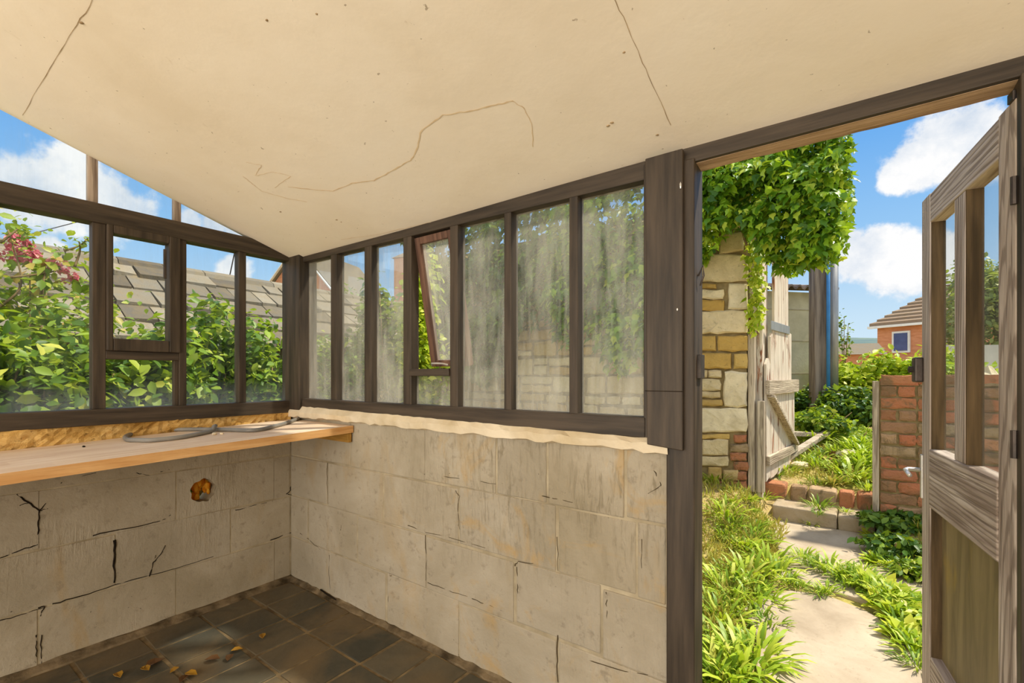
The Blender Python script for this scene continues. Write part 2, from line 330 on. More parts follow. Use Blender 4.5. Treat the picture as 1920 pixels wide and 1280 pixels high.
def leaf_mesh(name, P, N, size, mat, shape='oval', parent=None, dirs=None, jitter=.6):
    """P centres, N leaf normals, dirs leaf axes; every leaf is its own island"""
    T, Fc = tpl(shape); n = len(P); P = np.asarray(P, float)
    N = np.asarray(N, float) + RNG.normal(0, jitter, (n, 3)); N /= np.linalg.norm(N, axis=1, keepdims=True)
    D = RNG.normal(0, 1, (n, 3)) + np.array([0, 0, -.5]) if dirs is None else np.asarray(dirs, float)
    D = D - (D * N).sum(1, keepdims=True) * N; D /= np.linalg.norm(D, axis=1, keepdims=True) + 1e-9
    B = np.cross(N, D); S = (np.asarray(size) * RNG.uniform(.6, 1.25, n))[:, None, None] if np.ndim(size) == 0 else np.asarray(size)[:, None, None]
    V = P[:, None, :] + S * (T[None, :, 0:1] * D[:, None, :] + T[None, :, 1:2] * B[:, None, :] + T[None, :, 2:3] * N[:, None, :])
    k = len(T); me = bpy.data.meshes.new(name); me.vertices.add(n * k); me.vertices.foreach_set('co', V.reshape(-1))
    loops = []; starts = []; tot = []; base = np.array([i for f in Fc for i in f]); lens = [len(f) for f in Fc]
    L = (np.arange(n)[:, None] * k + base[None, :]).reshape(-1); tot = np.tile(lens, n); st = np.concatenate([[0], np.cumsum(tot)[:-1]])
    me.loops.add(len(L)); me.loops.foreach_set('vertex_index', L.astype(np.int32)); me.polygons.add(len(tot))
    me.polygons.foreach_set('loop_start', st.astype(np.int32)); me.polygons.foreach_set('loop_total', tot.astype(np.int32))
    me.materials.append(mat); me.update(calc_edges=True); me.validate()
    o = bpy.data.objects.new(name, me); COL.objects.link(o)
    if parent: o.parent = parent
    return o
def lumps(n, c, r, k=14, shell=.55, flat=0., seed=0):
    """points on the skins of k overlapping lumps filling an ellipsoid: gives an uneven leafy surface"""
    g = np.random.default_rng(seed); d = g.normal(0, 1, (k, 3)); d /= np.linalg.norm(d, axis=1, keepdims=True)
    cen = d * g.uniform(.35, .8, (k, 1)) * np.array(r); cen[:, 2] = cen[:, 2] + flat * r[2]
    rad = g.uniform(.28, .5, k); i = g.integers(0, k, n); u = g.normal(0, 1, (n, 3)); u /= np.linalg.norm(u, axis=1, keepdims=True)
    P = cen[i] + u * (rad[i][:, None] * np.array(r)) * g.uniform(shell, 1.05, (n, 1))
    return P + np.array(c), u * .5 + np.array([0, 0, .75])
def shrub(name, label, cat, base, r, n, size, mat, shape='oval', k=16, group=None, seed=1, stems=6, gz=None):
    root = empty(name, base, label=label, cat=cat, group=group)
    P, N = lumps(n, (0, 0, r[2]), r, k, .5, 0, seed); keep = P[:, 2] > .03
    leaf_mesh('foliage', P[keep], N[keep], size, mat, shape, root)
    g = random.Random(seed)
    for j in range(stems):
        a = g.uniform(0, 2*PI); q = (g.uniform(.2, .8)*r[0]*math.cos(a), g.uniform(.2, .8)*r[1]*math.sin(a), r[2]*g.uniform(1., 1.75))
        MB().tube([(q[0]*.1, q[1]*.1, -.02), (q[0]*.35, q[1]*.45, q[2]*.45), q], .014, 6, .004).build('stem', M['stem'], root, smooth=True)
    return root
def weed(name, n, size, mat, spread=.5, tall=.7, seed=0, shape='blade'):
    """a rosette of arching leaves around the origin"""
    g = np.random.default_rng(seed); a = g.uniform(0, 2*PI, n); el = g.uniform(.15, 1.3, n)
    D = np.stack([np.cos(a)*np.cos(el), np.sin(a)*np.cos(el), np.sin(el)*tall], 1); N = np.stack([-np.cos(a)*np.sin(el), -np.sin(a)*np.sin(el), np.cos(el)+.2], 1)
    P = np.stack([np.cos(a), np.sin(a), np.zeros(n)], 1) * (g.uniform(0, 1, n)**.7 * spread * size)[:, None]
    return leaf_mesh(name, P, N, size * g.uniform(.45, 1.1, n), mat, shape, None, D, .12)

# ------------------------------------------------------------------ masonry
def stone_face(mb, poly, y, t, seed):
    """one rough stone: poly are (x, z) corners on the wall plane y, standing t proud towards -y"""
    g = random.Random(seed); n = len(poly); cx = sum(p[0] for p in poly)/n; cz = sum(p[1] for p in poly)/n
    pts = []
    for i in range(n):
        a, b = poly[i], poly[(i+1) % n]; m = max(2, int(math.hypot(b[0]-a[0], b[1]-a[1]) / .06))
        for j in range(m):
            u = j / m; w = .006 if j else .0
            x, z = a[0]+(b[0]-a[0])*u, a[1]+(b[1]-a[1])*u
            if j == 0: x += (cx-x)*.035; z += (cz-z)*.06
            pts.append((x + g.uniform(-w, w)*1.5, z + g.uniform(-w, w)*1.5))
    k = len(pts); o = [(x, y+.03, z) for x, z in pts]; i1 = [(x, y-t*.55, z) for x, z in pts]
    def ins(x, z, d):
        l = math.hypot(cx-x, cz-z) + 1e-6; return x+(cx-x)*min(.4, d/l), z+(cz-z)*min(.4, d/l)
    i2 = []
    for x, z in pts:
        q = ins(x, z, .016); i2.append((q[0], y-t*(1+g.uniform(-.2, .2)), q[1]))
    vs = o + i1 + i2 + [(cx, y-t*1.12, cz)]; R = range(k)
    fs = [(j, (j+1) % k, k+(j+1) % k, k+j) for j in R] + [(k+j, k+(j+1) % k, 2*k+(j+1) % k, 2*k+j) for j in R] + [(2*k+j, 2*k+(j+1) % k, 3*k) for j in R]
    mb.add(vs, [f[::-1] for f in fs])
def rubble(mb, x0, x1, z0, z1, y, seed, hmin=.10, hmax=.22, lmin=.16, lmax=.46, gap=.014, skip=None):
    g = random.Random(seed); z = z0; k = 0
    while z < z1 - .03:
        h = min(g.uniform(hmin, hmax), z1 - z); x = x0
        while x < x1 - .03:
            l = min(g.uniform(lmin, lmax), x1 - x); k += 1; j = lambda: g.uniform(-.008, .008)
            if l > .05 and not (skip and skip(x + l/2, z + h/2)):
                if h > .17 and g.random() < .3:
                    m = z + h*g.uniform(.4, .6)
                    stone_face(mb, [(x+gap+j(), z+gap), (x+l-gap, z+gap), (x+l-gap, m-gap/2+j()), (x+gap, m-gap/2+j())], y, g.uniform(.01, .03), k*7)
                    stone_face(mb, [(x+gap+j(), m+gap/2), (x+l-gap, m+gap/2), (x+l-gap+j(), z+h-gap), (x+gap, z+h-gap)], y, g.uniform(.01, .03), k*7+1)
                else:
                    stone_face(mb, [(x+gap+j(), z+gap+j()), (x+l-gap+j(), z+gap+j()), (x+l-gap+j(), z+h-gap+j()), (x+gap+j(), z+h-gap+j())], y, g.uniform(.01, .035), k*7+2)
            x += l
        z += h

# ================================================================== the room
WT = .12                                        # wall thickness
YR, XR = -2.4, 1.25                             # rear edge and right side of the lean-to (behind the camera)
def plate_hole(mb, y0, y1, z0, z1, xf, xb, cy, cz, r, n=40):
    ang = sorted([2*PI*i/n for i in range(n)] + [math.atan2(b-cz, a-cy) % (2*PI) for a in (y0, y1) for b in (z0, z1)])
    c, o = [], []
    for a in ang:
        u, w = math.cos(a), math.sin(a); t = min(((y1-cy)/u if u > 1e-9 else (y0-cy)/u if u < -1e-9 else 9e9), ((z1-cz)/w if w > 1e-9 else (z0-cz)/w if w < -1e-9 else 9e9))
        rr = r*(1 + .05*math.sin(5*a+1) + .04*math.sin(9*a)); c.append((cy+rr*u, cz+rr*w)); o.append((cy+t*u, cz+t*w))
    k = len(ang); vs = [(xf, *p) for p in c] + [(xf, *p) for p in o] + [(xb, *p) for p in c] + [(xb, *p) for p in o]; fs = []
    for j in range(k):
        m = (j+1) % k
        fs += [(j, k+j, k+m, m), (2*k+j, 2*k+m, 3*k+m, 3*k+j), (j, m, 2*k+m, 2*k+j), (k+j, 3*k+j, 3*k+m, k+m)]
    mb.add(vs, fs)
HOLE = on_x(381, 919)
# left wall: big concrete blocks in courses, one with a cored hole
mb = MB(); mb.cm = 1
plate_hole(mb, YR, YB+.0, -.05, .985, XL-.001, XL-WT, HOLE[1], HOLE[2], .058)
mb.cm = 0; G = .003; PR = .0016
LZ = [0, .2475, .487, .727, .965]; LJ = {0: [-2.4,-2.02,-1.54,-1.06,-.58,-.095,.385,.865,1.345,1.44], 1: [-2.4,-2.24,-1.76,-1.28,-.8,-.32,.15,.632,1.115,1.44], 3: [-2.4,-1.76,-1.28,-.8,-.32,.15,.632,1.1,1.44]}; LJ[2] = LJ[0]
for r in range(4):
    for a, b in zip(LJ[r], LJ[r][1:]):
        g = [random.uniform(-.004, .004) for _ in range(4)]
        if r == 2 and a < HOLE[1] < b: plate_hole(mb, a+G, b-G, LZ[r]+G, LZ[r+1]-G, XL+PR, XL-.01, HOLE[1], HOLE[2], .058)
        else: mb.box(XL-.01, XL+PR+random.uniform(-.0005, .001), a+G+g[0], b-G+g[1], LZ[r]+G+g[2], LZ[r+1]-G+g[3])
wl = struct(mb.build('wall_left', [M['block'], M['mortar']], bevel=.004))
# the rubble ledge between blocks and window, and the cracks and creeping roots
mb = MB(); ny = 200; nz = 9; g = random.Random(5); y0, y1 = -2.35, YB-.02
hs = [[.012 + .012*g.random() + .010*math.sin(j*.21+i*.5) for i in range(nz)] for j in range(ny+1)]
vs = [(XL+.004+hs[j][i]*(1 if 0 < i < nz-1 else .3), y0+(y1-y0)*j/ny, .862+(1.0-.862)*i/(nz-1)) for j in range(ny+1) for i in range(nz)]
mb.add(vs, [(j*nz+i, (j+1)*nz+i, (j+1)*nz+i+1, j*nz+i+1) for j in range(ny) for i in range(nz-1)])
tag(mb.build('stone_ledge', M['ochre'], wl), 'rough ochre stone strip under the window rail')
def crack(pix, f, r, parent, mat, name='crack'):
    pts = [f(*p) for p in pix]; fine = []; g = random.Random(int(sum(p[0] for p in pix)))
    for a, b in zip(pts, pts[1:]):
        for t in range(4): fine.append(tuple(a[i]+(b[i]-a[i])*t/4 + g.uniform(-.0025, .0025) for i in range(3)))
    fine.append(pts[-1]); return MB().tube(fine, r, 5, r*.5).build(name, mat, parent, smooth=True)
lx = lambda x, y: on_x(x, y, XL+PR)
for pix, r in [([(30,926),(52,940),(74,957),(72,985),(69,1022),(40,1030),(0,1046)], .0035), ([(38,947),(56,941)], .002), ([(74,957),(86,943)], .0025), ([(74,957),(90,953)], .002),
               ([(215,1012),(214,1050),(214,1092)], .006), ([(175,1003),(225,992),(280,982),(308,974),(320,965)], .0028), ([(98,1132),(150,1118),(214,1096),(280,1079),(330,1066),(400,1043)], .0025),
               ([(280,1080),(287,1055),(300,1040),(310,1022)], .003), ([(287,1055),(292,1040)], .0018), ([(442,956),(470,949),(500,942)], .0022), ([(506,1012),(540,1000),(566,993)], .003), ([(536,926),(544,920),(545,912)], .003), ([(540,926),(565,930)], .002),
               ([(67,1190),(68,1220),(67,1242)], .0022), ([(78,1190),(77,1215),(78,1243)], .002), ([(72,1140),(82,1136),(76,1155)], .003), ([(0,1163),(40,1152),(85,1138)], .002),
               ([(115,905),(120,902),(180,886)], .0018), ([(255,886),(280,891)], .002), ([(300,884),(318,880)], .002)]:
    crack(pix, lx, r, wl, M['crack'])
# the hole: lining and orange lumps coloured as daylight seen through it
mb = MB(); g = random.Random(3)
for j in range(16):
    a = g.uniform(0, 2*PI); q = .046*g.random()**.5
    mb.rock((XL-.045-g.uniform(0, .03), HOLE[1]+q*math.cos(a), HOLE[2]+q*math.sin(a)), (.012, .008+g.random()*.008, .016+g.random()*.014), j, 7, 5)
daylight_lump = mb.build('daylight_lumps', M['daylight_lump'], wl, smooth=True); daylight_lump['label'] = 'orange-yellow lumps standing in for daylight inside the round hole'

# back wall below the window
mb = MB(); mb.cm = 1; XD = -.46
mb.box(XL-WT, XD, YB+.001, YB+WT, -.05, .985)
mb.cm = 0
BZ = [0, .2475, .487, .727, .975]; BJ = {0: [XL, -2.28,-1.81,-1.335,-.855, XD], 1: [XL, -2.5, -2.04,-1.54,-1.045,-.68, XD], 2: [XL, -2.31,-1.83,-1.335,-.86,-.56, XD], 3: [XL, -2.1,-1.545,-1.14,-.9,-.6, XD]}
for r in range(4):
    for a, b in zip(BJ[r], BJ[r][1:]):
        g = [random.uniform(-.006, .006) for _ in range(4)]
        mb.box(a+G+(g[0] if a > XL else -G), min(b-G+g[1], XD), YB-PR-random.uniform(0, .002), YB+.01, BZ[r]+G+g[2], BZ[r+1]-G+g[3])
wb = struct(mb.build('wall_back', [M['block'], M['mortar']], bevel=.005))
by = lambda x, y: on_y(x, y, YB-PR-.001)
for pix, r in [([(790,888),(830,892),(885,900),(930,907)], .0028), ([(1015,930),(1040,934),(1075,942)], .003), ([(765,985),(800,997),(850,1010),(910,1027)], .0028), ([(797,1003),(800,1050),(798,1088)], .0022), ([(802,1092),(840,1106),(878,1118)], .0026), ([(885,1122),(920,1135),(946,1146)], .0026),
               ([(965,1060),(972,1052),(1000,1056)], .003), ([(968,1062),(971,1100),(972,1125)], .003), ([(728,1080),(735,1078),(729,1095),(728,1130)], .0025), ([(1045,1190),(1044,1240),(1046,1279)], .004), ([(1137,1110),(1138,1140),(1137,1170)], .003), ([(855,920),(862,930),(858,960),(862,992)], .002), ([(614,868),(613,905),(615,945)], .0018),
               ([(563,1000),(580,1012),(600,1030)], .0025), ([(618,1040),(617,1070),(619,1102)], .0018), ([(1045,1005),(1046,1070)], .002), ([(640,985),(637,1000)], .003), ([(1100,1235),(1160,1255),(1215,1265)], .003), ([(1204,1010),(1203,1065)], .0022), ([(1225,880),(1240,910),(1215,925)], .003)]:
    crack(pix, by, r*.62, wb, M['crack_soft'])
# plaster fillet sloping from the window rail to the wall face
mb = MB(); n = 60; g = random.Random(2); ring = []
for j in range(n+1):
    x = XL+.005 + (XD+.002-XL)*j/n; d = .018+.008*g.random()
    ring += [(x, YB+.01, 1.022-.02*j/n), (x, YB-.012, 1.020-.022*j/n+.004*g.random()), (x, YB-d-.012, .985+.008*g.random()), (x, YB-d-.006, .955+.012*g.random()), (x, YB+.008, .952)]
mb.add(ring, [(j*5+i, j*5+i+1, (j+1)*5+i+1, (j+1)*5+i) for j in range(n) for i in range(4)])
tag(mb.build('plaster_sill', M['plaster'], wb), 'cream plaster fillet sloping under the window')
# right side of the back wall beyond the door, and the right wall
mb = MB(); mb.box(.385, XR+WT, YB, YB+WT, -.05, 1.9)
struct(mb.build('wall_door_side', M['plaster']))
mb = MB(); mb.prism([(XR, YB, -.05), (XR, YB, 1.876), (XR, YR, ceil_z(YR)), (XR, YR, -.05)], (WT, 0, 0)); struct(mb.build('wall_right', M['render']))

# floor
mb = MB(); mb.cm = 1; mb.box(XL-.01, XR, YR, YB+.01, -.06, -.004)
mb.cm = 0; ys = [YB-.03 - .235*i for i in range(18)]; xs = [-1.655 + .2*i for i in range(-5, 15)]
g = random.Random(8)
for x in xs:
    for y in ys:
        if y - .235 < YR or x + .2 > XR or x + .2 < XL+.05: continue
        x0 = max(x, XL+.05); j = [g.uniform(-.004, .004) for _ in range(8)]; q = .0075; dz = g.uniform(-.001, .0015)
        mb.hexa([(x0+q, y-.235+q, -.02), (x+.2-q, y-.235+q, -.02), (x+.2-q, y-q, -.02), (x0+q, y-q, -.02)],
                [(x0+q+j[0], y-.235+q+j[1], dz), (x+.2-q+j[2], y-.235+q+j[3], dz), (x+.2-q+j[4], y-q+j[5], dz), (x0+q+j[6], y-q+j[7], dz)])
struct(mb.build('floor', [M['tile'], M['grout']], bevel=.003))
mb = MB(); g = random.Random(4); n = 50; ring = []
for j in range(n+1):
    y = YR + (YB-YR)*j/n; w = .036+.012*g.random(); ring += [(XL, y, .016+.008*g.random()), (XL+.018, y, .010+.006*g.random()), (XL+w, y, .004*g.random()), (XL+w+.004, y, -.004)]
mb.add(ring, [(j*4+i, j*4+i+1, (j+1)*4+i+1, (j+1)*4+i) for j in range(n) for i in range(3)])
struct(mb.build('baseboard_left', M['base_dirt']))
mb = MB(); ring = []
for j in range(n+1):
    x = XL + (XD-XL)*j/n; w = .010+.014*g.random(); ring += [(x, YB-.001, .010+.010*g.random()), (x, YB-.010, .007+.006*g.random()), (x, YB-w-.01, .004*g.random()), (x, YB-w-.014, -.004)]
mb.add(ring, [(j*4+i, (j+1)*4+i, (j+1)*4+i+1, j*4+i+1) for j in range(n) for i in range(3)])
crack([(600,1105),(660,1143),(720,1175),(790,1212),(850,1243),(910,1272)], lambda x, y: on_y(x, y, YB-.012), .004, wb, M['crack'])
struct(mb.build('baseboard_back', M['base_dirt']))

# ceiling: a sloping boarded and skimmed sheet, slightly bellied
mb = MB(); nx, ny = 60, 48; g = random.Random(9)
X0, X1, Y0, Y1 = XL-.05, XR+WT, YR-.1, YB+.07
def cz(x, y):
    e = max(0, min(1, (x-(XL-.05))/.10)); return ceil_z(y) + .020*(1-e)**2 + .004*math.sin(x*3.1+.5)*math.sin(y*2.7)*e
vs = []
for i in range(nx+1):
    u = i/nx; x = X0 + (X1-X0)*(u**1.6)
    for j in range(ny+1): y = Y0 + (Y1-Y0)*j/ny; vs.append((x, y, cz(x, y)))
k = len(vs); vs += [(x, y, ceil_z(y)+.07) for x, y, z in vs]; W = ny+1
fs = [(i*W+j, i*W+j+1, (i+1)*W+j+1, (i+1)*W+j) for i in range(nx) for j in range(ny)]
fs += [tuple(k+q for q in f[::-1]) for f in fs]
edge = [i*W for i in range(nx+1)] + [nx*W+j for j in range(1, W)] + [i*W+ny for i in range(nx-1, -1, -1)] + [j for j in range(ny-1, 0, -1)]
fs += [(edge[q], edge[(q+1) % len(edge)], k+edge[(q+1) % len(edge)], k+edge[q]) for q in range(len(edge))]
ce = struct(mb.add(vs, fs).build('ceiling', M['ceiling'], smooth=True))
ce.data.polygons.foreach_set('use_smooth', [i < 2*nx*ny for i in range(len(ce.data.polygons))])
def ribbon(pix, w, mat, name, parent):
    P = [on_c(*p) for p in pix]; fine = []; g = random.Random(int(pix[0][0]))
    for a, b in zip(P, P[1:]):
        for t in range(6): fine.append((a[0]+(b[0]-a[0])*t/6+g.uniform(-.002, .002), a[1]+(b[1]-a[1])*t/6+g.uniform(-.002, .002)))
    fine.append(P[-1][:2]); mb = MB(); vs = []
    for i, (x, y) in enumerate(fine):
        a = fine[max(0, i-1)]; b = fine[min(len(fine)-1, i+1)]; dx, dy = b[0]-a[0], b[1]-a[1]; l = math.hypot(dx, dy)+1e-9
        ww = w*g.uniform(.5, 1.2)*.5; p = (x-dy/l*ww, y+dx/l*ww); q = (x+dy/l*ww, y-dx/l*ww)
        vs += [(p[0], p[1], cz(*p)-.0012), (q[0], q[1], cz(*q)-.0012)]
    mb.add(vs, [(2*i, 2*i+1, 2*i+3, 2*i+2) for i in range(len(fine)-1)])
    return mb.build(name, mat, parent)
ribbon([(455,330),(470,342),(490,358),(540,372),(575,378)], .003, M['stain'], 'stain_line', ce)
ribbon([(540,350),(585,355),(625,358),(660,343),(700,338),(735,320),(770,300),(782,280),(790,243),(830,215),(880,207),(930,195),(962,188)], .0042, M['stain'], 'stain_line', ce)
ribbon([(962,188),(985,205),(998,235),(999,275)], .0025, M['stain'], 'stain_line', ce)
ribbon([(462,305),(490,310),(478,330),(510,322),(545,330),(515,352)], .002, M['stain'], 'stain_line', ce)
ribbon([(640,448),(700,440),(760,426),(820,412)], .0025, M['stain'], 'stain_line', ce)
ribbon([(175,0),(130,70),(85,140),(42,214)], .0016, M['seam'], 'board_seam', ce)
ribbon([(1150,-12),(1185,70),(1215,140),(1258,235)], .0016, M['seam'], 'board_seam', ce)
for px, py, s in [(632,412,5), (640,416,4), (526,397,4), (1140,236,4), (1147,230,4), (152,43,4), (500,38,3), (594,26,3), (1170,98,3), (1232,253,3)]:
    c = on_c(px, py); MB().rock((c[0], c[1], c[2]), (.0016*s, .0012*s, .002), px, 6, 4).build('dirt_spot', M['seam'], ce)

# ------------------------------------------------------------------ left window
def rect_x(mb, y0, y1, z0, z1, x0=XL-.035, x1=XL+.02): mb.box(x0, x1, y0, y1, z0, z1); return mb
w1 = empty('window_1', (0, 0, 0)); struct(w1)
rect_x(MB(), YR, YB-.02, .981, 1.051, XL-.06, XL+.035).build('bottom_rail', M['dark_y'], w1, .004)
rect_x(MB(), YR, YB-.02, 1.866, 1.952, XL-.05, XL+.03).build('top_rail', M['dark_y'], w1, .004)
for a, b in [(.20, .277), (.548, .594), (.871, .903), (1.146, 1.184), (-.45,-.40), (-1.1,-1.05), (-1.75,-1.7)]:
    rect_x(MB(), a, b, 1.05, 1.868).build('mullion', M['dark_z'], w1, .003)
for a, b in [(.541, .576), (.862, .893), (-.45,-.41), (-1.1,-1.06)]:
    MB().prism([(XL-.05, a, 1.95), (XL-.05, b, 1.95), (XL-.05, b, ceil_z(b)+.025), (XL-.05, a, ceil_z(a)+.025)], (.03, 0, 0)).build('upper_mullion', M['old_z'], w1, .002)
MB().prism([(XL-.05, YR, 3.0), (XL-.05, YR, ceil_z(YR)+.02), (XL-.05, YB, ceil_z(YB)+.02), (XL-.05, YB, ceil_z(YB)+.012)], (.01, 0, 0))
rect_x(MB(), .593, .872, 1.271, 1.309).build('casement_rail', M['dark_y'], w1, .003)
rect_x(MB(), .853, .871, 1.05, 1.272, XL-.02, XL+.01).build('glazing_bead', M['dark_z'], w1, .002)
mb = MB(); xg = XL-.012
for a, b in [(YR, -.45), (-.40, .20), (.277, .548), (.903, 1.146), (1.184, 1.443)]: mb.box(xg-.003, xg, a, b, 1.048, 1.868)
mb.box(xg-.003, xg, .594, .871, 1.048, 1.273)
mb.prism([(XL-.034, YR, 1.95), (XL-.034, YB, 1.95), (XL-.034, YB, ceil_z(YB)), (XL-.034, YR, ceil_z(YR))][:1] + [(XL-.034, 1.24, 1.95), (XL-.034, YR, ceil_z(YR)+.015)], (-.003, 0, 0))
mb.build('glass', M['glass_left'], w1)
cs = empty('casement', (0, 0, 0)); cs.parent = w1
mb = MB(); a0, a1, b0, b1 = .594, .871, 1.309, 1.868; ia0, ia1, ib0, ib1 = .616, .826, 1.364, 1.832
mb.box(XL-.03, XL+.038, a0, ia0, b0, b1); mb.box(XL-.03, XL+.038, ia1, a1, b0, b1); mb.box(XL-.03, XL+.037, ia0, ia1, b0, ib0); mb.box(XL-.03, XL+.037, ia0, ia1, ib1, b1)
mb.build('sash_frame', M['dark_z'], cs, .004)
MB().box(xg-.003, xg, ia0, ia1, ib0, ib1).build('sash_glass', M['glass_left'], cs)
MB().box(XL+.036, XL+.046, .80, .812, 1.66, 1.80).build('casement_stay', M['iron'], cs, .002)

# corner post
struct(MB().box(XL-.05, -2.545, YB-.03, YB+.08, 1.0, 1.90).build('trim_1', M['dark_z'], None, .004))
# ------------------------------------------------------------------ back window
w2 = empty('window_2', (0, 0, 0)); struct(w2)
X2 = -.53
MB().box(-2.56, X2, YB-.012, YB+.06, 1.0, 1.066).build('bottom_rail', M['dark_x'], w2, .004)
MB().hexa([(-2.56, YB-.006, 1.850), (X2, YB-.006, 1.822), (X2, YB+.05, 1.822), (-2.56, YB+.05, 1.850)], [(-2.56, YB-.006, 1.9), (X2, YB-.006, 1.9), (X2, YB+.05, 1.9), (-2.56, YB+.05, 1.9)]).build('top_rail', M['dark_x'], w2, .003)
MX = [(-2.274,-2.220), (-1.980,-1.924), (-1.687,-1.632), (-1.388,-1.343), (-1.097,-1.063), (-.808,-.774)]
for a, b in MX: MB().box(a, b, YB-.0035, YB+.045, 1.06, 1.855).build('mullion', M['dark_z'], w2, .003)
MB().box(-.536, -.505, YB-.008, YB+.05, 1.0, 1.87).build('mullion', M['dark_z'], w2, .003)
MB().box(-1.635, -1.385, YB-.014, YB+.05, 1.196, 1.228).build('casement_rail', M['dark_x'], w2, .003)
mb = MB(); yg = YB+.030
for a, b in [(-2.55,-2.274), (-2.220,-1.980), (-1.924,-1.687), (-1.343,-1.097), (-1.063,-.808), (-.774,-.53)]: mb.box(a, b, yg, yg+.003, 1.062, 1.862)
mb.box(-1.632, -1.388, yg, yg+.003, 1.062, 1.2); mb.build('glass', M['glass_back'], w2)
cs = empty('casement', (0, YB+.012, 1.83)); cs.parent = w2; cs.rotation_euler = (math.radians(10.5), 0, 0)
mb = MB(); q = .032
mb.box(-1.630, -1.630+q, 0, .036, -.60, 0); mb.box(-1.39-q, -1.39, 0, .036, -.60, 0); mb.box(-1.630+q, -1.39-q, 0, .036, -.60, -.60+q*.9); mb.box(-1.630+q, -1.39-q, 0, .036, -q, 0)
mb.build('sash_frame', M['sash'], cs, .003)
MB().box(-1.630+q, -1.39-q, .016, .019, -.60+q*.9, -q).build('sash_glass', M['glass_back'], cs)
MB().tube([(-1.52, YB+.02, 1.245), (-1.50, YB-.0, 1.252), (-1.43, YB-.004, 1.25), (-1.40, YB+.0, 1.244)], .004, 6).build('casement_stay', M['chrome'], w2)

# ------------------------------------------------------------------ door frame
struct(MB().box(-.46, -.377, YB-.020, YB+.075, 0, 1.845).build('trim_2', M['dark_z'], None, .004))      # door post
o = MB().prism([on_y(1217, 832, YB-.02)[:1] + (YB-.022, .985)] + [(-.405, YB-.022, .975), (-.405, YB-.022, 1.872), (-.519, YB-.022, 1.872)], (0, -.018, 0)).build('trim_3', M['dark_z'], None, .003); struct(o)  # cover board
MB().box(-.519, -.405, YB-.0412, YB-.040, 1.150, 1.1525).build('board_joint', M['crack'], o)
for px, py in [(1276, 347), (1270, 580)]: c = on_y(px, py, YB-.042); MB().rock(c, (.003, .002, .004 if py > 400 else .010), px, 6, 4).build('nail_head', M['chrome'], o)
lt = struct(MB().box(-.46, XR, YB-.012, YB+.03, 1.836, 1.890).build('trim_4', M['dark_x'], None, .003))          # lintel over the door
mb = MB(); g = random.Random(6); n = 40; ring = []
for j in range(n+1):
    x = -.40+(XR+.40)*j/n; w = .003*g.random(); ring += [(x, YB+.002, 1.835), (x, YB+.060, 1.833-w), (x, YB+.060, 1.88), (x, YB+.002, 1.88)]
mb.add(ring, [(j*4+i, j*4+(i+1) % 4, (j+1)*4+(i+1) % 4, (j+1)*4+i) for j in range(n) for i in range(4)])
tag(mb.build('soffit', M['soffit'], lt), 'pale worn underside of the beam')
jb = struct(MB().box(.288, .39, YB-.018, YB+.075, 0, 1.84).build('trim_5', M['dark_z'], None, .004))            # hinge jamb
MB().box(.292, .345, YB-.028, YB-.018, 1.50, 1.64).build('strap_hinge', M['black_iron'], jb, .002)
MB().box(.30, .36, YB-.028, YB-.018, 1.70, 1.775).build('strap_hinge', M['black_iron'], jb, .002)
MB().box(.30, .36, YB-.028, YB-.018, .55, .66).build('strap_hinge', M['black_iron'], jb, .002)
MB().box(-.379, -.366, YB+.01, YB+.055, 1.19, 1.262).build('keeper_plate', M['iron'], bpy.data.objects['trim_2'], .001)
MB().tube([(-.376, YB+.02, 1.50), (-.362, YB+.02, 1.53), (-.36, YB+.02, 1.50), (-.37, YB+.02, 1.47)], .003, 6).build('hook', M['iron'], bpy.data.objects['trim_2'])

# ------------------------------------------------------------------ door leaf (local x along the leaf from the hinge, +y towards the room side)
DR = empty('door_1', (.286, YB+.012, 0), math.radians(97.5)); struct(DR)
TK = .042
def dbox(name, x0, x1, z0, z1, y0=-TK, y1=0., mat='old_z', bev=.004): return MB().box(x0, x1, y0, y1, z0, z1).build(name, M[mat], DR, bev)
dbox('hinge_stile', 0, .088, .04, 1.803); dbox('free_stile', .606, .695, .04, 1.803)
dbox('top_rail', .088, .606, 1.705, 1.80, -TK, -.001, 'old_x'); dbox('lock_rail', .088, .606, .762, .955, -TK, .002, 'old_x'); dbox('bottom_rail', .088, .606, .05, .268, -TK, -.001, 'old_x')
dbox('mullion', .301, .384, .955, 1.705, -TK, -.002)
MB().box(.088, .606, -.036, -.030, .268, .762).build('panel', M['panel'], DR)
mb = MB()
for a, b in ((.088, .301), (.384, .606)): mb.box(a, b, -.036, -.033, .955, 1.705)
mb.build('glass', M['glass_door'], DR)
M['rebate'] = simple('dark_stained_rebate', '#3f3322', '#6b573c', 2.4, (14, 14, 1), .75, .4, 6, .15)
for a, z0, z1 in ((.606, .955, 1.705), (.301, .955, 1.705), (.606, .268, .762)): MB().box(a-.004, a+.001, -.040, -.004, z0, z1).build('glazing_rebate', M['rebate'], DR)
mb = MB(); mb.box(.672, .715, -.002, .024, 1.175, 1.262); mb.cm = 0
rl = mb.build('rim_latch', M['iron'], DR, .006); MB().lathe((.70, .024, 1.22), [(.010, 0), (.012, .010), (.0, .014)], 12, 'y').build('latch_knob', M['iron'], rl)
hd = empty('handle'); hd.parent = DR
MB().box(.672, .692, 0, .006, .775, .925).build('back_plate', M['chrome'], hd, .002)
MB().tube([(.682, .004, .872), (.682, .040, .872), (.676, .048, .870), (.610, .050, .862), (.598, .049, .852)][:4], .007, 8).build('lever', M['chrome'], hd, smooth=True)
hd.rotation_euler = (0, 0, 0)
MB().box(.002, .03, -.002, .004, 1.80, 1.822).build('top_bracket', M['iron'], DR, .002)
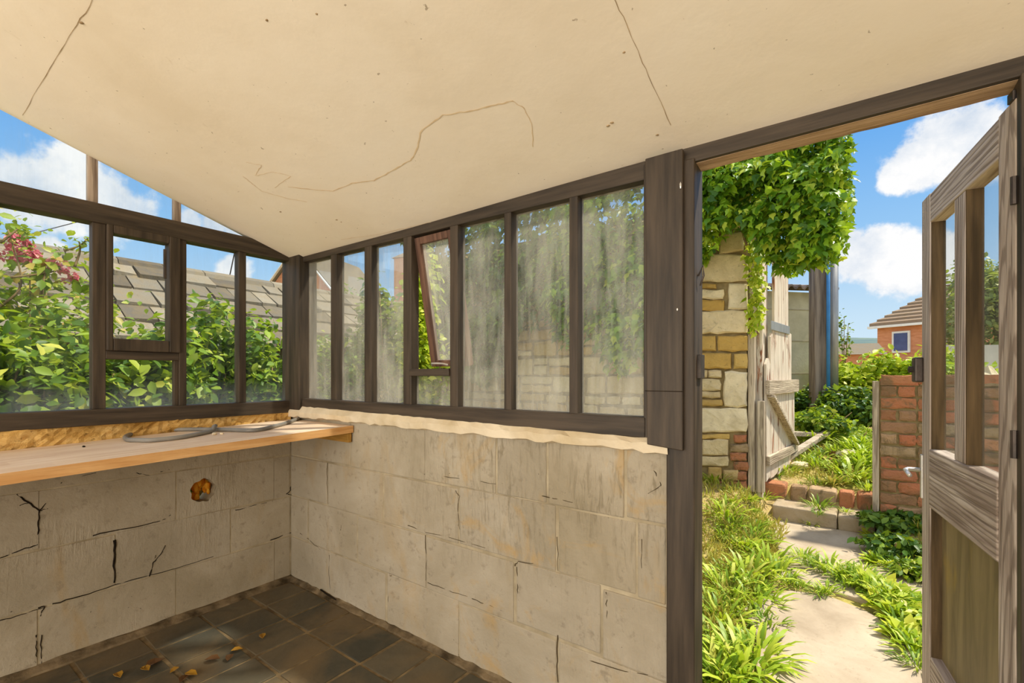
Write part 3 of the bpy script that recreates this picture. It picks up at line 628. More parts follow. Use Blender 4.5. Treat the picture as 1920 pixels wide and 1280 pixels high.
for z in (.30, 1.05, 1.60): MB().tube([(-.004, .004, z-.03), (-.004, .004, z+.03)], .006, 8).build('hinge', M['iron'], DR)

# ================================================================== things in the room
WTZ = lambda y: .942 - .0312*(YB - y)
wt = empty('worktop', (-2.37, .4, .93), label='long oak stave worktop under the left window, pale on top', cat='worktop')
mb = MB(); yy0, yy1 = -1.9, YB-.008; xa, xb = XL+.026, -2.064; nst = 7; g = random.Random(12); th = .036
for i in range(nst):
    x0, x1 = xa+(xb-xa)*i/nst, xa+(xb-xa)*(i+1)/nst; y = yy0 - g.uniform(0, .5)
    cuts = [yy0]; 
    while y < yy1:
        y += g.uniform(.5, .95)
        if yy0+.1 < y < yy1-.1: cuts.append(y)
    if i == nst-1: cuts = [yy0, -.9, -.3, .34, .62, 1.02]
    cuts.append(yy1)
    for a, b in zip(cuts, cuts[1:]):
        r = [(x0, a), (x1, a), (x1, b), (x0, b)]; mb.hexa([(x, y, WTZ(y)-th) for x, y in r], [(x, y, WTZ(y)) for x, y in r])
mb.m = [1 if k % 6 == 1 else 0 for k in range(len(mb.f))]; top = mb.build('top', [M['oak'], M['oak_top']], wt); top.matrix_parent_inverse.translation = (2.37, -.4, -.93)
o = MB().box(XL+.02, -2.075, YB-.032, YB-.010, .855, .905).build('batten', M['batten'], wt, .003); o.matrix_parent_inverse.translation = (2.37, -.4, -.93)
def on_wt(px, py):
    z = .92
    for _ in range(6): p = on_z(px, py, z); z = WTZ(p[1])
    return (p[0], p[1], z)
R = .0095; pts = [on_wt(*p) for p in [(563,786),(540,795),(516,802),(478,810),(424,809),(370,808),(302,810),(256,815),(236,822),(240,828),(262,829),(288,829),(342,823),(391,813),(404,809)]]
def smooth_pts(P, k=5):
    out = []; n = len(P)
    for i in range(n-1):
        p0, p1, p2, p3 = [np.array(P[max(0, min(n-1, q))]) for q in (i-1, i, i+1, i+2)]
        for t in np.linspace(0, 1, k, endpoint=False): out.append(.5*((2*p1)+(-p0+p2)*t+(2*p0-5*p1+4*p2-p3)*t*t+(-p0+3*p1-3*p2+p3)*t**3))
    return out + [np.array(P[-1])]
pts = smooth_pts(pts); pts = [(p[0], p[1], WTZ(p[1])+R+(.018 if i > len(pts)-4 else 0)) for i, p in enumerate(pts)]
tag(MB().tube(pts, R, 10).build('hose', M['hose'], smooth=True), 'grey flexible hose curled in a loop on the oak worktop', 'hose')
for i, (px, py, s, lab) in enumerate([(402, 815, .010, 'pale plaster crumb on the worktop inside the hose loop'), (416, 814, .008, 'smaller pale plaster crumb on the worktop at the hose crossing'), (157, 838, .006, 'tiny dark crumb alone on the left end of the worktop')]):
    c = on_wt(px, py); tag(MB().rock((0, 0, 0), (s*1.5, s, s*.6), i+40, 7, 5).build('crumb', M['plaster'] if i < 2 else M['crack'], loc=(c[0], c[1], c[2]+s*.5)), lab, 'debris')
# fallen leaves on the floor
for i, (px, py, s, m, lab) in enumerate([(222,1268,.05,'leaf_fallen','yellow fallen leaf at the bottom left of the floor near the wall'), (290,1246,.075,'leaf_brown','long dark curled leaf on the floor tiles near the left wall'), (272,1256,.05,'leaf_fallen','yellow curled leaf touching the long dark leaf'),
        (327,1258,.04,'leaf_fallen','dull yellow leaf between the dark leaf and the leaf pair'), (358,1266,.055,'leaf_fallen','broad yellow brown leaf at the bottom edge of the floor'), (345,1274,.05,'leaf_brown','brown leaf under the broad yellow leaf on the floor'),
        (398,1238,.06,'leaf_brown','dark brown leaf scrap in the middle of the floor'), (430,1235,.05,'leaf_brown','dark brown leaf scrap beside a grout joint'), (444,1220,.045,'leaf_fallen','small bright yellow leaf on the floor below the vent hole'), (492,1194,.045,'leaf_fallen','yellow leaf furthest back on the floor towards the corner')]):
    c = on_z(px, py, .004); mb = MB(); T, Fc = tpl('oval'); a = i*1.7
    V = [((x-.5)*s*math.cos(a)-y*s*1.1*math.sin(a), (x-.5)*s*math.sin(a)+y*s*1.1*math.cos(a), .004+abs(y)*s*.7+.10*s*abs(x-.5)) for x, y, z in T]
    o = mb.add(V, Fc).build('fallen_leaf', M[m], loc=c); sm = o.modifiers.new('thick', 'SOLIDIFY'); sm.thickness = .0012; tag(o, lab, 'leaf')

# ================================================================== outside ground
def sst(a, b, x): t = max(0., min(1., (x-a)/(b-a))); return t*t*(3-2*t)
def gz(x, y):
    left = .25*sst(3.2, 4.35, y)*(1-sst(-.75, -.5, x)); right = .16*sst(3.7, 4.4, y)*sst(.1, .35, x)
    far = .255*sst(4.45, 4.85, y) + .10*max(0., min(y, 16)-4.85)*sst(4.6, 6, y)
    side = sst(-2.8, -3.4, x) if False else 0
    return max(left, right, far) + .010*math.sin(x*5.3+y*3.1)*math.sin(y*4.7)*sst(1.7, 2.1, y) - .012
mb = MB(); gx = [-70,-40,-25,-16,-12] + list(np.arange(-9, 5.01, .15)) + [6,8,11,16,25,40,70]; gy = [YB+WT-.002] + list(np.arange(1.65, 9.01, .15)) + [10,12,14,17,22,30,45,70]
vs = [(x, y, gz(x, y)) for x in gx for y in gy]; W = len(gy)
mb.add(vs, [(i*W+j, (i+1)*W+j, (i+1)*W+j+1, i*W+j+1) for i in range(len(gx)-1) for j in range(W-1)])
struct(mb.build('ground', M['soil'], smooth=True))
struct(MB().box(-70, XL-WT+.0, -14, YB+WT, -.2, -.012).build('ground_left', M['soil']))
struct(MB().box(XL-.1, 14, -14, YR, -.2, -.004).build('yard', M['patio']))
struct(MB().box(XR+WT, 14, YR, YB+WT, -.2, -.006).build('yard_side', M['patio']))
# concrete path: a lower and an upper slab with broken edges
def slab(name, poly, z0, z1, mat):
    mb = MB(); mb.prism([(x, y, z0) for x, y in poly], (0, 0, z1-z0)); return struct(mb.build(name, mat, None, .008))
slab('path_lower', [(-.40, YB+.03), (.42, YB+.03), (.40, 2.1), (.34, 2.5), (.26, 2.72), (.06, 2.95), (-.12, 3.04), (-.28, 2.98), (-.40, 2.80), (-.46, 2.6), (-.36, 2.4), (-.33, 2.2), (-.30, 2.0), (-.34, 1.8)], -.08, .012, M['path'])
slab('path_upper', [(-.34, 3.12), (-.12, 3.12), (.08, 3.08), (.36, 3.3), (.42, 3.6), (.40, 4.1), (.16, 4.38), (-.50, 4.38), (-.52, 4.1), (-.46, 3.8), (-.36, 3.5)], -.08, .010, M['path'])

# steps at the gateway
st = empty('stone_step', (-.2, 4.37, 0), label='low grey stone step of two blocks at the end of the path', cat='step')
for a, b in ((-.535, -.095), (-.085, .14)):
    mb = MB(); g = random.Random(int(a*100)); j = lambda: g.uniform(-.008, .008)
    mb.hexa([(a+.2, 0+j(), 0), (b+.2, 0+j(), 0), (b+.2, .30, 0), (a+.2, .30, 0)], [(a+.2+j(), j(), .122+j()), (b+.2+j(), j(), .118+j()), (b+.2, .30, .12), (a+.2, .30, .12)])
    mb.build('step_block', M['step_stone'], st, .014)
bs = MB()
for i, (a, b, h) in enumerate([(-.70,-.46,.25), (-.44,-.31,.245), (-.30,-.10,.24), (-.09,.02,.245), (.03,.15,.25)]):
    g = random.Random(i); j = lambda: g.uniform(-.010, .010); bs.hexa([(a, 4.655+j(), .05), (b, 4.655+j(), .05), (b, 4.83, .05), (a, 4.83, .05)], [(a+.008+j(), 4.66+j(), h+j()), (b-.008+j(), 4.66+j(), h+j()), (b, 4.83, h+j()), (a, 4.83, h+j())])
tag(bs.build('brick_edging', M['brick'], None, .022), 'row of worn rounded bricks edging the upper step in the gateway', 'step')

# ------------------------------------------------------------------ stone garden wall with dressed corner stones
YW = 4.42; wallroot = empty('stone_wall', (-3, YW, 0), label='sandstone rubble garden wall left of the gateway, topped with ivy', cat='wall')
def wl_local(o): o.matrix_parent_inverse.translation = (3, -YW, 0); return o
mb = MB(); mb.box(-4.95, -.735, YW+.012, YW+.42, -.1, 2.75); wl_local(mb.build('mortar_core', M['joint'], wallroot))
mb = MB()
PXS = [  # dressed end of the wall beside the gate: pixel rectangles and material
 (1305,478,1402,528,0),(1305,533,1344,541,1),(1305,543,1358,560,2),(1307,562,1359,584,1),(1366,531,1403,580,2),(1305,583,1402,626,2),(1305,629,1344,658,1),(1347,629,1403,657,1),(1305,661,1374,692,1),(1376,662,1403,692,1),
 (1307,694,1327,707,0),(1329,694,1353,708,0),(1308,711,1352,731,0),(1309,733,1352,746,0),(1311,748,1356,761,0),(1358,695,1401,762,2),(1308,765,1402,810,2),(1305,813,1368,822,1),(1318,823,1367,853,0),(1306,855,1367,873,0),(1328,875,1354,898,0),(1356,880,1386,901,0),
 (1376,814,1402,829,3),(1369,831,1402,847,3),(1370,849,1402,864,3),(1378,866,1402,882,3),(1381,884,1402,899,3),(1336,902,1402,916,3),(1250,820,1303,850,0),(1250,855,1303,900,0)]
for i, (a, b, c, d, m) in enumerate(PXS):
    mb.cm = m; P = [on_y(a, d, YW), on_y(c, d, YW), on_y(c, b, YW), on_y(a, b, YW)]; g = random.Random(i)
    stone_face(mb, [(p[0]+g.uniform(-.008, .004), p[2]+g.uniform(-.005, .005)) for p in P], YW, .02+.012*g.random(), i+300)
mb.cm = 0
rubble(mb, -4.95, -1.165, .0, 2.75, YW, 77)
rubble(mb, -1.165, -.735, 2.26, 2.75, YW, 78)
wl_local(mb.build('stonework', [M['stone'], M['stone_ochre'], M['stone_pale'], M['brick']], wallroot))

o = MB().box(-.735, -.628, 4.53, 4.84, .1, 2.6).build('gate_jamb', M['peel'], wallroot, .01); wl_local(o); o['label'] = 'peeling white painted end of the stone wall'
# brick wall right of the gateway
bw = empty('brick_wall', (.9, 4.42, 0), label='low red brick wall right of the gateway, behind the open door', cat='wall')
mb = MB(); mb.box(.168, 1.9, 4.435, 4.62, -.05, 1.15); o = mb.build('mortar_core', M['joint'], bw); o.matrix_parent_inverse.translation = (-.9, -4.42, 0)
mb = MB(); z = -.02; g = random.Random(31); row = 0
while z < 1.14:
    h = .088; x = .165 - (0 if row % 2 else .0)
    while x < 1.9:
        l = g.choice([.105, .215, .215]) if x > .17 else (.215 if row % 2 else .105); l = min(l, 1.9-x)
        if l > .04: stone_face(mb, [(x+.005, z+.006), (x+l-.006, z+.006+g.uniform(-.003, .003)), (x+l-.006, z+h-.006), (x+.005, z+h-.006)], 4.43, .008+.012*g.random(), row*50+int(x*100))
        x += l
    z += h; row += 1
for x in np.arange(.165, 1.85, .225): mb.hexa([(x+.004, 4.42, 1.125), (x+.22, 4.42, 1.125), (x+.22, 4.63, 1.125), (x+.004, 4.63, 1.125)], [(x+.008, 4.425, 1.172), (x+.216, 4.425, 1.170), (x+.216, 4.62, 1.172), (x+.008, 4.62, 1.172)])
o = mb.build('brickwork', M['brick'], bw); o.matrix_parent_inverse.translation = (-.9, -4.42, 0)
tag(MB().bar((.142, 4.44, .06), (.142, 4.44, 1.155), .038, .06, (0, 1, 0)).build('timber_post', M['grey_z'], None, .004), 'thin weathered post standing against the end of the brick wall', 'post')

# gate posts, gate
p = on_y(1411, 905, 4.44); tag(MB().bar((-.70, 4.46, .20), (-.70, 4.46, 1.55), .052, .07, (0, 1, 0)).build('gate_post', M['grey_z'], None, .005), 'taller weathered gate post against the end of the stone wall', 'post')
tag(MB().bar((-.628, 4.46, .20), (-.628, 4.46, .98), .052, .06, (0, 1, 0)).build('gate_post', M['grey_z'], None, .005), 'shorter weathered gate post beside the plank gate', 'post')
GT = empty('plank_gate', (-.600, 4.52, .0), math.radians(83.6), label='tall rickety plank gate with peeling white paint, standing open', cat='gate')
L = 1.09; g = random.Random(14); tops = [1.35, 1.58, 2.35, 2.38, 2.37, 2.34, 1.62, 1.10]
for i in range(8):
    a = .02 + (L-.03)*i/8; b = a + (L-.03)/8 - .008; tz = tops[i]
    mb = MB(); mb.prism([(a, 0, .27+g.uniform(0, .05)), (b, 0, .27+g.uniform(0, .05)), (b, 0, tz-g.uniform(0, .08)), ((a+b)/2, 0, tz), (a, 0, tz-g.uniform(0, .06))], (0, .022, 0)); mb.build('plank', M['peel'], GT, .002)
mb = MB(); mb.box(-.02, L+.02, -.034, -.002, 1.03, 1.155); tag(mb.build('rail', M['grey_x'], GT, .004), 'pale grey top rail of the gate')
mb = MB(); mb.box(0, L, -.03, -.002, .42, .50); mb.build('rail', M['grey_x'], GT, .004)
MB().bar((.06, -.018, 1.02), (L-.08, -.018, .50), .03, .075, (0, 1, 0)).build('brace', M['grey_x'], GT, .004)
MB().box(.12, .80, -.014, -.002, 1.60, 1.68).build('iron_plate', M['steel'], GT, .003)
# fallen plank, rubble in the gateway
a = dep(1442, 880, 4.45); b = dep(1565, 806, 5.5); a = (a[0], a[1], gz(a[0], a[1])+.05); b = (b[0], b[1], b[2]+.03)
tag(MB().bar(a, b, .075, .045).build('fallen_plank', M['grey_x'], None, .004), 'mossy fallen plank lying across the gateway weeds', 'plank')
a = dep(1475, 812, 5.2); b = dep(1545, 812, 5.4); tag(MB().bar((a[0], a[1], a[2]), (b[0], b[1], b[2]-.02), .10, .05).build('fallen_plank', M['grey_x'], None, .004), 'short grey rotten plank behind the mossy one beyond the gate', 'plank')
for i, (px, py, d, r, m, lab, cat) in enumerate([(1548,880,4.75,.055,'brick','broken red brick in the weeds below the fallen plank','brick'), (1568,872,4.85,.065,'brick','larger broken red brick right of the other brick in the weeds','brick'), (1500,880,4.6,.07,'stone_pale','pale stone slab lying in the gateway under the fallen plank','stone'),
        (1608,770,6.0,.10,'step_stone','grey boulder in the weeds behind the gateway','stone'), (1590,905,4.75,.10,'stone_pale','flat pale paving stone in the gateway behind the brick edging','stone'), (1366,1216,2.03,.026,'leaf_brown','dead brown leaf curled among the weeds beside the path','leaf')]):
    c = dep(px, py, d); z = c[2] if i == 3 else gz(c[0], c[1])
    rz = (r*1.2, r, r*.55) if i != 5 else (r*.8, r*.5, r)
    tag(MB().rock((0, 0, 0), rz, i+60, 9, 6).build('loose_brick' if cat == 'brick' else 'dead_leaf' if cat == 'leaf' else 'loose_stone', M[m], loc=(c[0], c[1], z+rz[2]*.75)), lab, cat)

# ------------------------------------------------------------------ ivy
def in_poly(x, z, poly):
    c = False; n = len(poly)
    for i in range(n):
        a, b = poly[i], poly[i-1]
        if (a[1] > z) != (b[1] > z) and x < (b[0]-a[0])*(z-a[1])/(b[1]-a[1])+a[0]: c = not c
    return c
def wall_ivy(name, label, pix, n, Y, depth, size, mat, seed, dens_noise=.0, parent=None):
    poly = [(q[0], q[2]) for q in (on_y(px, py, Y) for px, py in pix)]; g = np.random.default_rng(seed)
    xs = [p[0] for p in poly]; zs = [p[1] for p in poly]; P = []
    ck = g.uniform(0, 1, (60, 3)); ck[:, 0] = min(xs)+(max(xs)-min(xs))*ck[:, 0]; ck[:, 1] = min(zs)+(max(zs)-min(zs))*ck[:, 1]
    while len(P) < n:
        x, z = g.uniform(min(xs), max(xs)), g.uniform(min(zs), max(zs))
        if not in_poly(x+g.normal(0, .035), z+g.normal(0, .035), poly): continue
        d = np.exp(-((ck[:, 0]-x)**2+(ck[:, 1]-z)**2)/(.15**2)); bl = min(1.3, float((d*ck[:, 2]).sum()))
        if g.random() < dens_noise*(1-min(1, bl)): continue
        P.append((x, Y+depth*.35 - depth*(.25+.75*bl)*g.uniform(.25, 1.05)**.6, z))
    P = np.array(P); root = empty(name, (float(np.mean(P[:, 0])), Y, float(P[:, 2].min())), label=label, cat='ivy')
    P = P - np.array(root.location); N = np.tile(np.array([[-.1, -.75, .6]]), (n, 1))
    leaf_mesh('foliage', P, N, size, mat, 'ivy', root, np.tile([[0., -.35, -1.]], (n, 1)) + RNG.normal(0, .45, (n, 3)), .55)
    return root
ivr = wall_ivy('ivy', 'bright green ivy mass overhanging the wall end above the gateway', [(1240,300),(1303,300),(1440,255),(1500,225),(1565,245),(1585,262),(1598,290),(1586,330),(1597,385),(1590,430),(1572,480),(1545,512),(1480,516),(1448,486),(1425,450),(1395,430),(1350,455),(1325,480),(1290,492),(1240,520)], 10500, 4.30, .55, .066, M['leaf_ivy'], 3)
for pts in [[(1455,500),(1452,470),(1462,420),(1450,360)], [(1530,395),(1532,350),(1520,300)], [(1488,408),(1525,388),(1550,360)], [(1400,460),(1385,400),(1395,330)]]:
    P = [np.array(on_y(px, py, 4.12)) - np.array(ivr.location) for px, py in pts]; MB().tube(smooth_pts(P), .010, 6, .005).build('vine_stem', M['stem'], ivr, smooth=True)
v2 = wall_ivy('ivy_strand', 'thin yellowing ivy strand hanging down the gate post side of the stone wall', [(1402,455),(1440,470),(1436,540),(1430,600),(1416,625),(1405,600),(1412,540)], 300, 4.48, .16, .055, M['leaf_lime'], 4)
wall_ivy('ivy', 'dense ivy behind the two dirty panes nearest the door, trailing over the stone wall', [(1300,250),(1300,560),(1215,655),(1185,700),(1150,695),(1120,650),(1095,600),(1070,655),(1040,640),(1010,560),(1000,400),(1040,330),(1100,290)], 5200, 4.28, .42, .085, M['leaf_ivy'], 5, .5)
wall_ivy('ivy', 'dark ivy mass behind the middle panes of the back window', [(1020,380),(1030,600),(990,610),(960,640),(935,700),(900,720),(860,690),(820,640),(790,520),(800,440),(900,380)], 5200, 4.28, .5, .09, M['leaf_bramble'], 6, .35)
# ------------------------------------------------------------------ shrubs outside the windows
GH = 'leafy hedge shrubs outside the left window'
def sh(px, py, X, r, n, size, mat, lab, seed, name='shrub', shape='oval', k=18, group=None):
    p = on_x(px, py, X); r = (r[0], r[1], p[2]/2/.95 if r[2] is None else r[2]); return shrub(name, lab, 'shrub', (X, p[1], -.02), r, n, size, M[mat], shape, k, group, seed)
sh(100, 548, -4.05, (.62, .50, None), 5200, .088, 'leaf_hedge', 'broad leafy shrub behind the leftmost pane of the left window', 21)
sh(262, 600, -4.15, (.60, .50, None), 4600, .088, 'leaf_hedge', 'leafy shrub behind the opening casement of the left window', 22)
sh(395, 572, -4.35, (.62, .55, None), 4600, .085, 'leaf_hedge', 'leafy shrub behind the pane right of the left casement', 23)
sh(500, 602, -4.5, (.65, .60, None), 4600, .085, 'leaf_hedge', 'leafy shrub behind the last pane before the corner post', 24)
sh(-90, 520, -4.0, (.6, .45, None), 3000, .088, 'leaf_hedge', 'leafy shrub at the left edge of the photo beyond the left window', 25)
fs_ = shrub('flowering_shrub', 'tall airy shrub with pink flower heads behind the leftmost pane', 'shrub', (-4.95, on_x(60, 500, -4.95)[1], -.02), (.55, .75, 1.22), 2600, .085, M['leaf_flower_shrub'], 'oval', 26, None, 26, 10)
g = random.Random(2); lc = np.array(fs_.location)
for px, py, s in [(48,478,.085),(22,470,.10),(52,462,.06),(100,500,.08),(140,522,.06),(33,448,.06)]:
    c = np.array(on_x(px, py, -4.75)) - lc; P, N = lumps(120, c, (s, s, s*.8), 6, .7, 0, px); leaf_mesh('flower_head', P, N, .035, M['flower'], 'oval', fs_)
for pts in [[(0,575),(40,530),(15,430)], [(20,520),(85,512),(110,505)], [(75,560),(84,515),(90,500)], [(0,455),(20,440),(38,425)], [(120,470),(150,460),(166,445)], [(140,500),(150,470),(148,452)]]:
    P = [np.array(on_x(px, py, -4.6)) - lc for px, py in pts]; MB().tube(smooth_pts(P), .009, 6, .004).build('twig', M['stem'], fs_, smooth=True)
P = []
for px, py in [(20,440),(38,428),(45,440),(25,470),(150,455),(160,448),(128,468),(140,462),(160,470),(10,450),(100,512),(40,436),(30,425)]:
    c = np.array(on_x(px, py, -4.6)) - lc; P += [c + np.array([random.gauss(0, .03), random.gauss(0, .05), random.gauss(0, .04)]) for _ in range(9)]
leaf_mesh('twig_leaves', P, np.tile([[.3, 0, 1.]], (len(P), 1)), .05, M['leaf_flower_shrub'], 'oval', fs_)
def sh2(px, pytop, d, r, n, size, mat, lab, seed, name='shrub', shape='oval', k=18, cat='shrub', gbase=None):
    c = dep(px, pytop, d); b = gz(c[0], c[1]) if gbase is None else gbase; return shrub(name, lab, cat, (c[0], c[1], b-.03), (r[0], r[1], (c[2]-b)/2/.95), n, size, M[mat], shape, k, None, seed)
sh2(650, 606, 5.0, (.42, .42), 2600, .085, 'leaf_hedge', 'low shrub behind the second pane from the corner of the back window', 31)
sh2(735, 498, 5.1, (.40, .40), 4200, .085, 'leaf_hedge', 'tall shrub behind the third pane from the corner of the back window', 32)
sh2(792, 470, 4.6, (.30, .34), 3200, .08, 'leaf_lime', 'bright green shrub seen through the gap of the open casement', 33)
sh2(590, 600, 5.2, (.40, .40), 2400, .085, 'leaf_hedge', 'shrub directly behind the corner pane of the back window', 34)
sh2(668, 545, 11.0, (.55, .55), 2200, .12, 'leaf_bramble', 'green bush rising behind the slate roof beyond the back window', 35)

# old outbuilding with stone slate roof beyond the hedge
ob = empty('outbuilding', (-7, 1, 0), label='long low outbuilding with a weathered stone slate roof beyond the hedge', cat='outbuilding')
def obl(o): o.matrix_parent_inverse.translation = (7, -1, 0); return o
mb = MB(); mb.box(-9.2, -5.75, -6, 6.3, -.1, 1.62); mb.prism([(-9.2, 6.3, 1.6), (-5.75, 6.3, 1.6), (-7.0, 6.3, 2.46), (-7.9, 6.3, 2.46)], (0, -.3, 0)); obl(mb.build('wall', M['joint'], ob))
mb = MB(); g = random.Random(18); nrow = 5
for i in range(nrow):
    u0, u1 = i/nrow, (i+1)/nrow; xa_, za = -7.0+1.45*u0, 2.52-1.0*u0; xb_, zb = -7.0+1.45*u1+.06, 2.52-1.0*u1-.03; y = -6 - g.random()*.2
    while y < 6.4:
        w = g.uniform(.2, .42); j = [g.uniform(-.04, .04) for _ in range(6)]; t = .045
        mb.hexa([(xa_, y+.006, za), (xb_+j[0], y+.008, zb+t*.6), (xb_+j[1], y+w-.008, zb+t*.6+j[2]*.3), (xa_, y+w-.006, za)], [(xa_+.01, y+.006, za+t), (xb_+j[0]+.01, y+.01, zb+t*1.7), (xb_+j[1]+.01, y+w-.01, zb+t*1.7+j[2]*.3), (xa_+.01, y+w-.006, za+t)])
        y += w
for i in range(28): y = -6+i*.45; mb.prism([(-7.14, y, 2.50), (-6.86, y, 2.47), (-6.9, y, 2.55), (-7.0, y, 2.60), (-7.1, y, 2.56)], (0, .44, 0))
mb.prism([(-7.0, -6, 2.5), (-7.0, 6.4, 2.5), (-9.3, 6.4, 1.6), (-9.3, -6, 1.6)], (0, 0, .04)); obl(mb.build('roof', M['slate_roof'], ob))
# gable house far beyond (left) and its chimney; cable and aerial pole
fh = empty('gable_house', dep(620, 620, 26)[:2] + (0,), math.radians(20), label='distant brick gable house with pale roof edge beyond the corner panes', cat='house')
MB().box(-2.2, 2.2, -2.5, 2.5, 0, 5.2).build('wall', M['house_brick'], fh); MB().prism([(-2.2, -2.5, 5.2), (2.2, -2.5, 5.2), (0, -2.5, 7.6)], (0, 5, 0)).build('gable', M['house_brick'], fh)
mb = MB(); mb.bar((-2.4, 0, 5.1), (0, 0, 7.75), 5.2, .12, (0, 1, 0)); mb.bar((2.4, 0, 5.1), (0, 0, 7.75), 5.2, .12, (0, 1, 0)); mb = MB()
mb.hexa([(-2.5, -2.65, 4.95), (0, -2.65, 7.66), (0, 2.65, 7.66), (-2.5, 2.65, 4.95)], [(-2.5, -2.65, 5.1), (0, -2.65, 7.82), (0, 2.65, 7.82), (-2.5, 2.65, 5.1)]); mb.hexa([(2.5, -2.65, 4.95), (0, -2.65, 7.66), (0, 2.65, 7.66), (2.5, 2.65, 4.95)], [(2.5, -2.65, 5.1), (0, -2.65, 7.82), (0, 2.65, 7.82), (2.5, 2.65, 5.1)])
mb.build('roof', M['slate_roof'], fh)
for s in (-1, 1): MB().bar((s*2.52, -2.66, 4.98), (0, -2.66, 7.72), .05, .22, (0, 1, 0)).build('bargeboard', M['white'], fh)
c = dep(752, 468, 24); ch = empty('brick_house', (c[0], c[1]+1.2, 0), math.radians(15), label='distant orange brick house end behind the tall shrub', cat='house')
MB().box(-1.0, 1.0, -.8, .8, 0, c[2]-.3).build('wall', M['house_brick'], ch); MB().prism([(-1.1, -.9, c[2]-.3), (1.1, -.9, c[2]-.3), (.9, -.2, c[2]+.1), (-.9, -.2, c[2]+.1)], (0, 1.0, 0)).build('roof', M['house_tile'], ch)
tag(MB().tube([dep(-60, 468, 11), dep(60, 438, 12), dep(145, 416, 13), dep(188, 404, 13.6)], .012, 6).build('overhead_cable', M['black_iron']), 'thin dark overhead cable crossing the sky in the leftmost pane', 'cable')
a = dep(418, 520, 7.6); b = dep(441, 468, 7.6); tag(MB().tube([(a[0], a[1], a[2]-.5), b], .010, 6).build('aerial_pole', M['iron']), 'thin leaning rod standing on the slate roof', 'pole')

# ------------------------------------------------------------------ beyond the gate
cs_ = empty('concrete_shed', (-1.6, 8.2, 0), label='grey concrete shed with corrugated roof behind the plank gate', cat='shed')
x1 = dep(1540, 600, 7.4); x0 = dep(1470, 600, 7.4)
mb = MB(); 
def shl(o): o.matrix_parent_inverse.translation = (1.6, -8.2, 0); return o
P0, P1 = np.array(dep(1440, 700, 7.0)), np.array(dep(1541, 700, 7.2)); d = (P1-P0); d[2] = 0; d /= np.linalg.norm(d); nb = np.array([-d[1], d[0], 0])
A = [P0-d*1.2, P1, P1+nb*2.2, P0-d*1.2+nb*2.2]; mb = MB(); mb.hexa([(p[0], p[1], .2) for p in A], [(p[0], p[1], 2.47) for p in A]); shl(mb.build('wall', M['shed'], cs_))
for z in (1.22, 1.72, 2.2): 
    q = [A[0]-nb*.004, A[1]-nb*.004]; shl(MB().bar((q[0][0], q[0][1], z), (q[1][0], q[1][1], z), .006, .012).build('panel_joint', M['mortar'], cs_))
mb = MB(); ncr = 64; L2 = float(np.linalg.norm(A[1]-A[0]))+.15; vs = []
for i in range(ncr+1):
    u = A[0] - nb*.16 + d*(L2*i/ncr); z = 2.50+.03*math.cos(i*1.55)+.0*i
    vs += [(u[0], u[1], z), (u[0]+nb[0]*2.5, u[1]+nb[1]*2.5, z+.5), (u[0], u[1], z+.03), (u[0]+nb[0]*2.5, u[1]+nb[1]*2.5, z+.53)]
mb.add(vs, [f for i in range(ncr) for f in ((4*i, 4*i+1, 4*i+5, 4*i+4), (4*i+2, 4*i+6, 4*i+7, 4*i+3), (4*i, 4*i+4, 4*i+6, 4*i+2))]); shl(mb.build('roof', M['corrugated'], cs_))
c = dep(1537, 730, 6.3); g0 = gz(c[0], c[1]); tag(MB().box(-.105, .105, -.09, .09, -.1, 3.4-g0).build('timber_post', M['post_dark'], None, .02, loc=(c[0], c[1], g0)), 'thick dark timber post standing beyond the gate', 'post').rotation_euler = (0, 0, .5)
c = dep(1553, 730, 6.15); g0 = gz(c[0], c[1]); tag(MB().tube([(0, 0, -.1), (0, 0, 3.2-g0)], .022, 10).build('blue_pipe', M['blue'], None, smooth=True, loc=(c[0], c[1], g0)), 'upright bright blue plastic pipe between the dark post and the steel pole', 'pipe')
c = dep(1563, 730, 6.2); g0 = gz(c[0], c[1]); tag(MB().tube([(0, 0, -.1), (0, 0, 3.3-g0)], .055, 14).build('steel_pole', M['steel'], None, smooth=True, loc=(c[0], c[1], g0)), 'upright grey steel pole right of the blue pipe', 'pole')

sh2(1612, 668, 6.6, (.55, .5), 3600, .10, 'leaf_lime', 'lime green bush beyond the gateway right of the steel pole', 41)
sh2(1690, 650, 6.4, (.65, .5), 4200, .10, 'leaf_lime', 'taller lime green bush beyond the brick wall left of the open door', 42)
sh2(1770, 655, 6.6, (.6, .5), 2600, .10, 'leaf_lime', 'lime green bush behind the door glass', 43)
sh2(1600, 725, 5.9, (.5, .4), 2600, .085, 'leaf_bramble', 'dark bramble bush behind the gateway under the lime green bush', 44)
sh2(1510, 712, 6.6, (.38, .40), 2200, .085, 'leaf_bramble', 'dark bramble bush at the foot of the concrete shed', 45)
sh2(1540, 760, 5.6, (.40, .35), 1800, .075, 'leaf_hedge', 'low nettle clump in the gateway in front of the dark post', 46)
sh2(1610, 800, 5.25, (.28, .30), 1500, .07, 'leaf_weed', 'tall bright weed clump at the right side of the gateway', 47, 'weed_clump', 'blade', 12, 'weed')
sh2(1560, 815, 5.6, (.30, .30), 1300, .07, 'leaf_weed', 'bright weed clump behind the tip of the fallen plank', 48, 'weed_clump', 'blade', 12, 'weed')
sh2(1582, 575, 9.0, (.18, .18), 160, .07, 'leaf_bramble', 'thin sapling with sparse leaves right of the steel pole', 49, 'sapling', 'oval', 14)
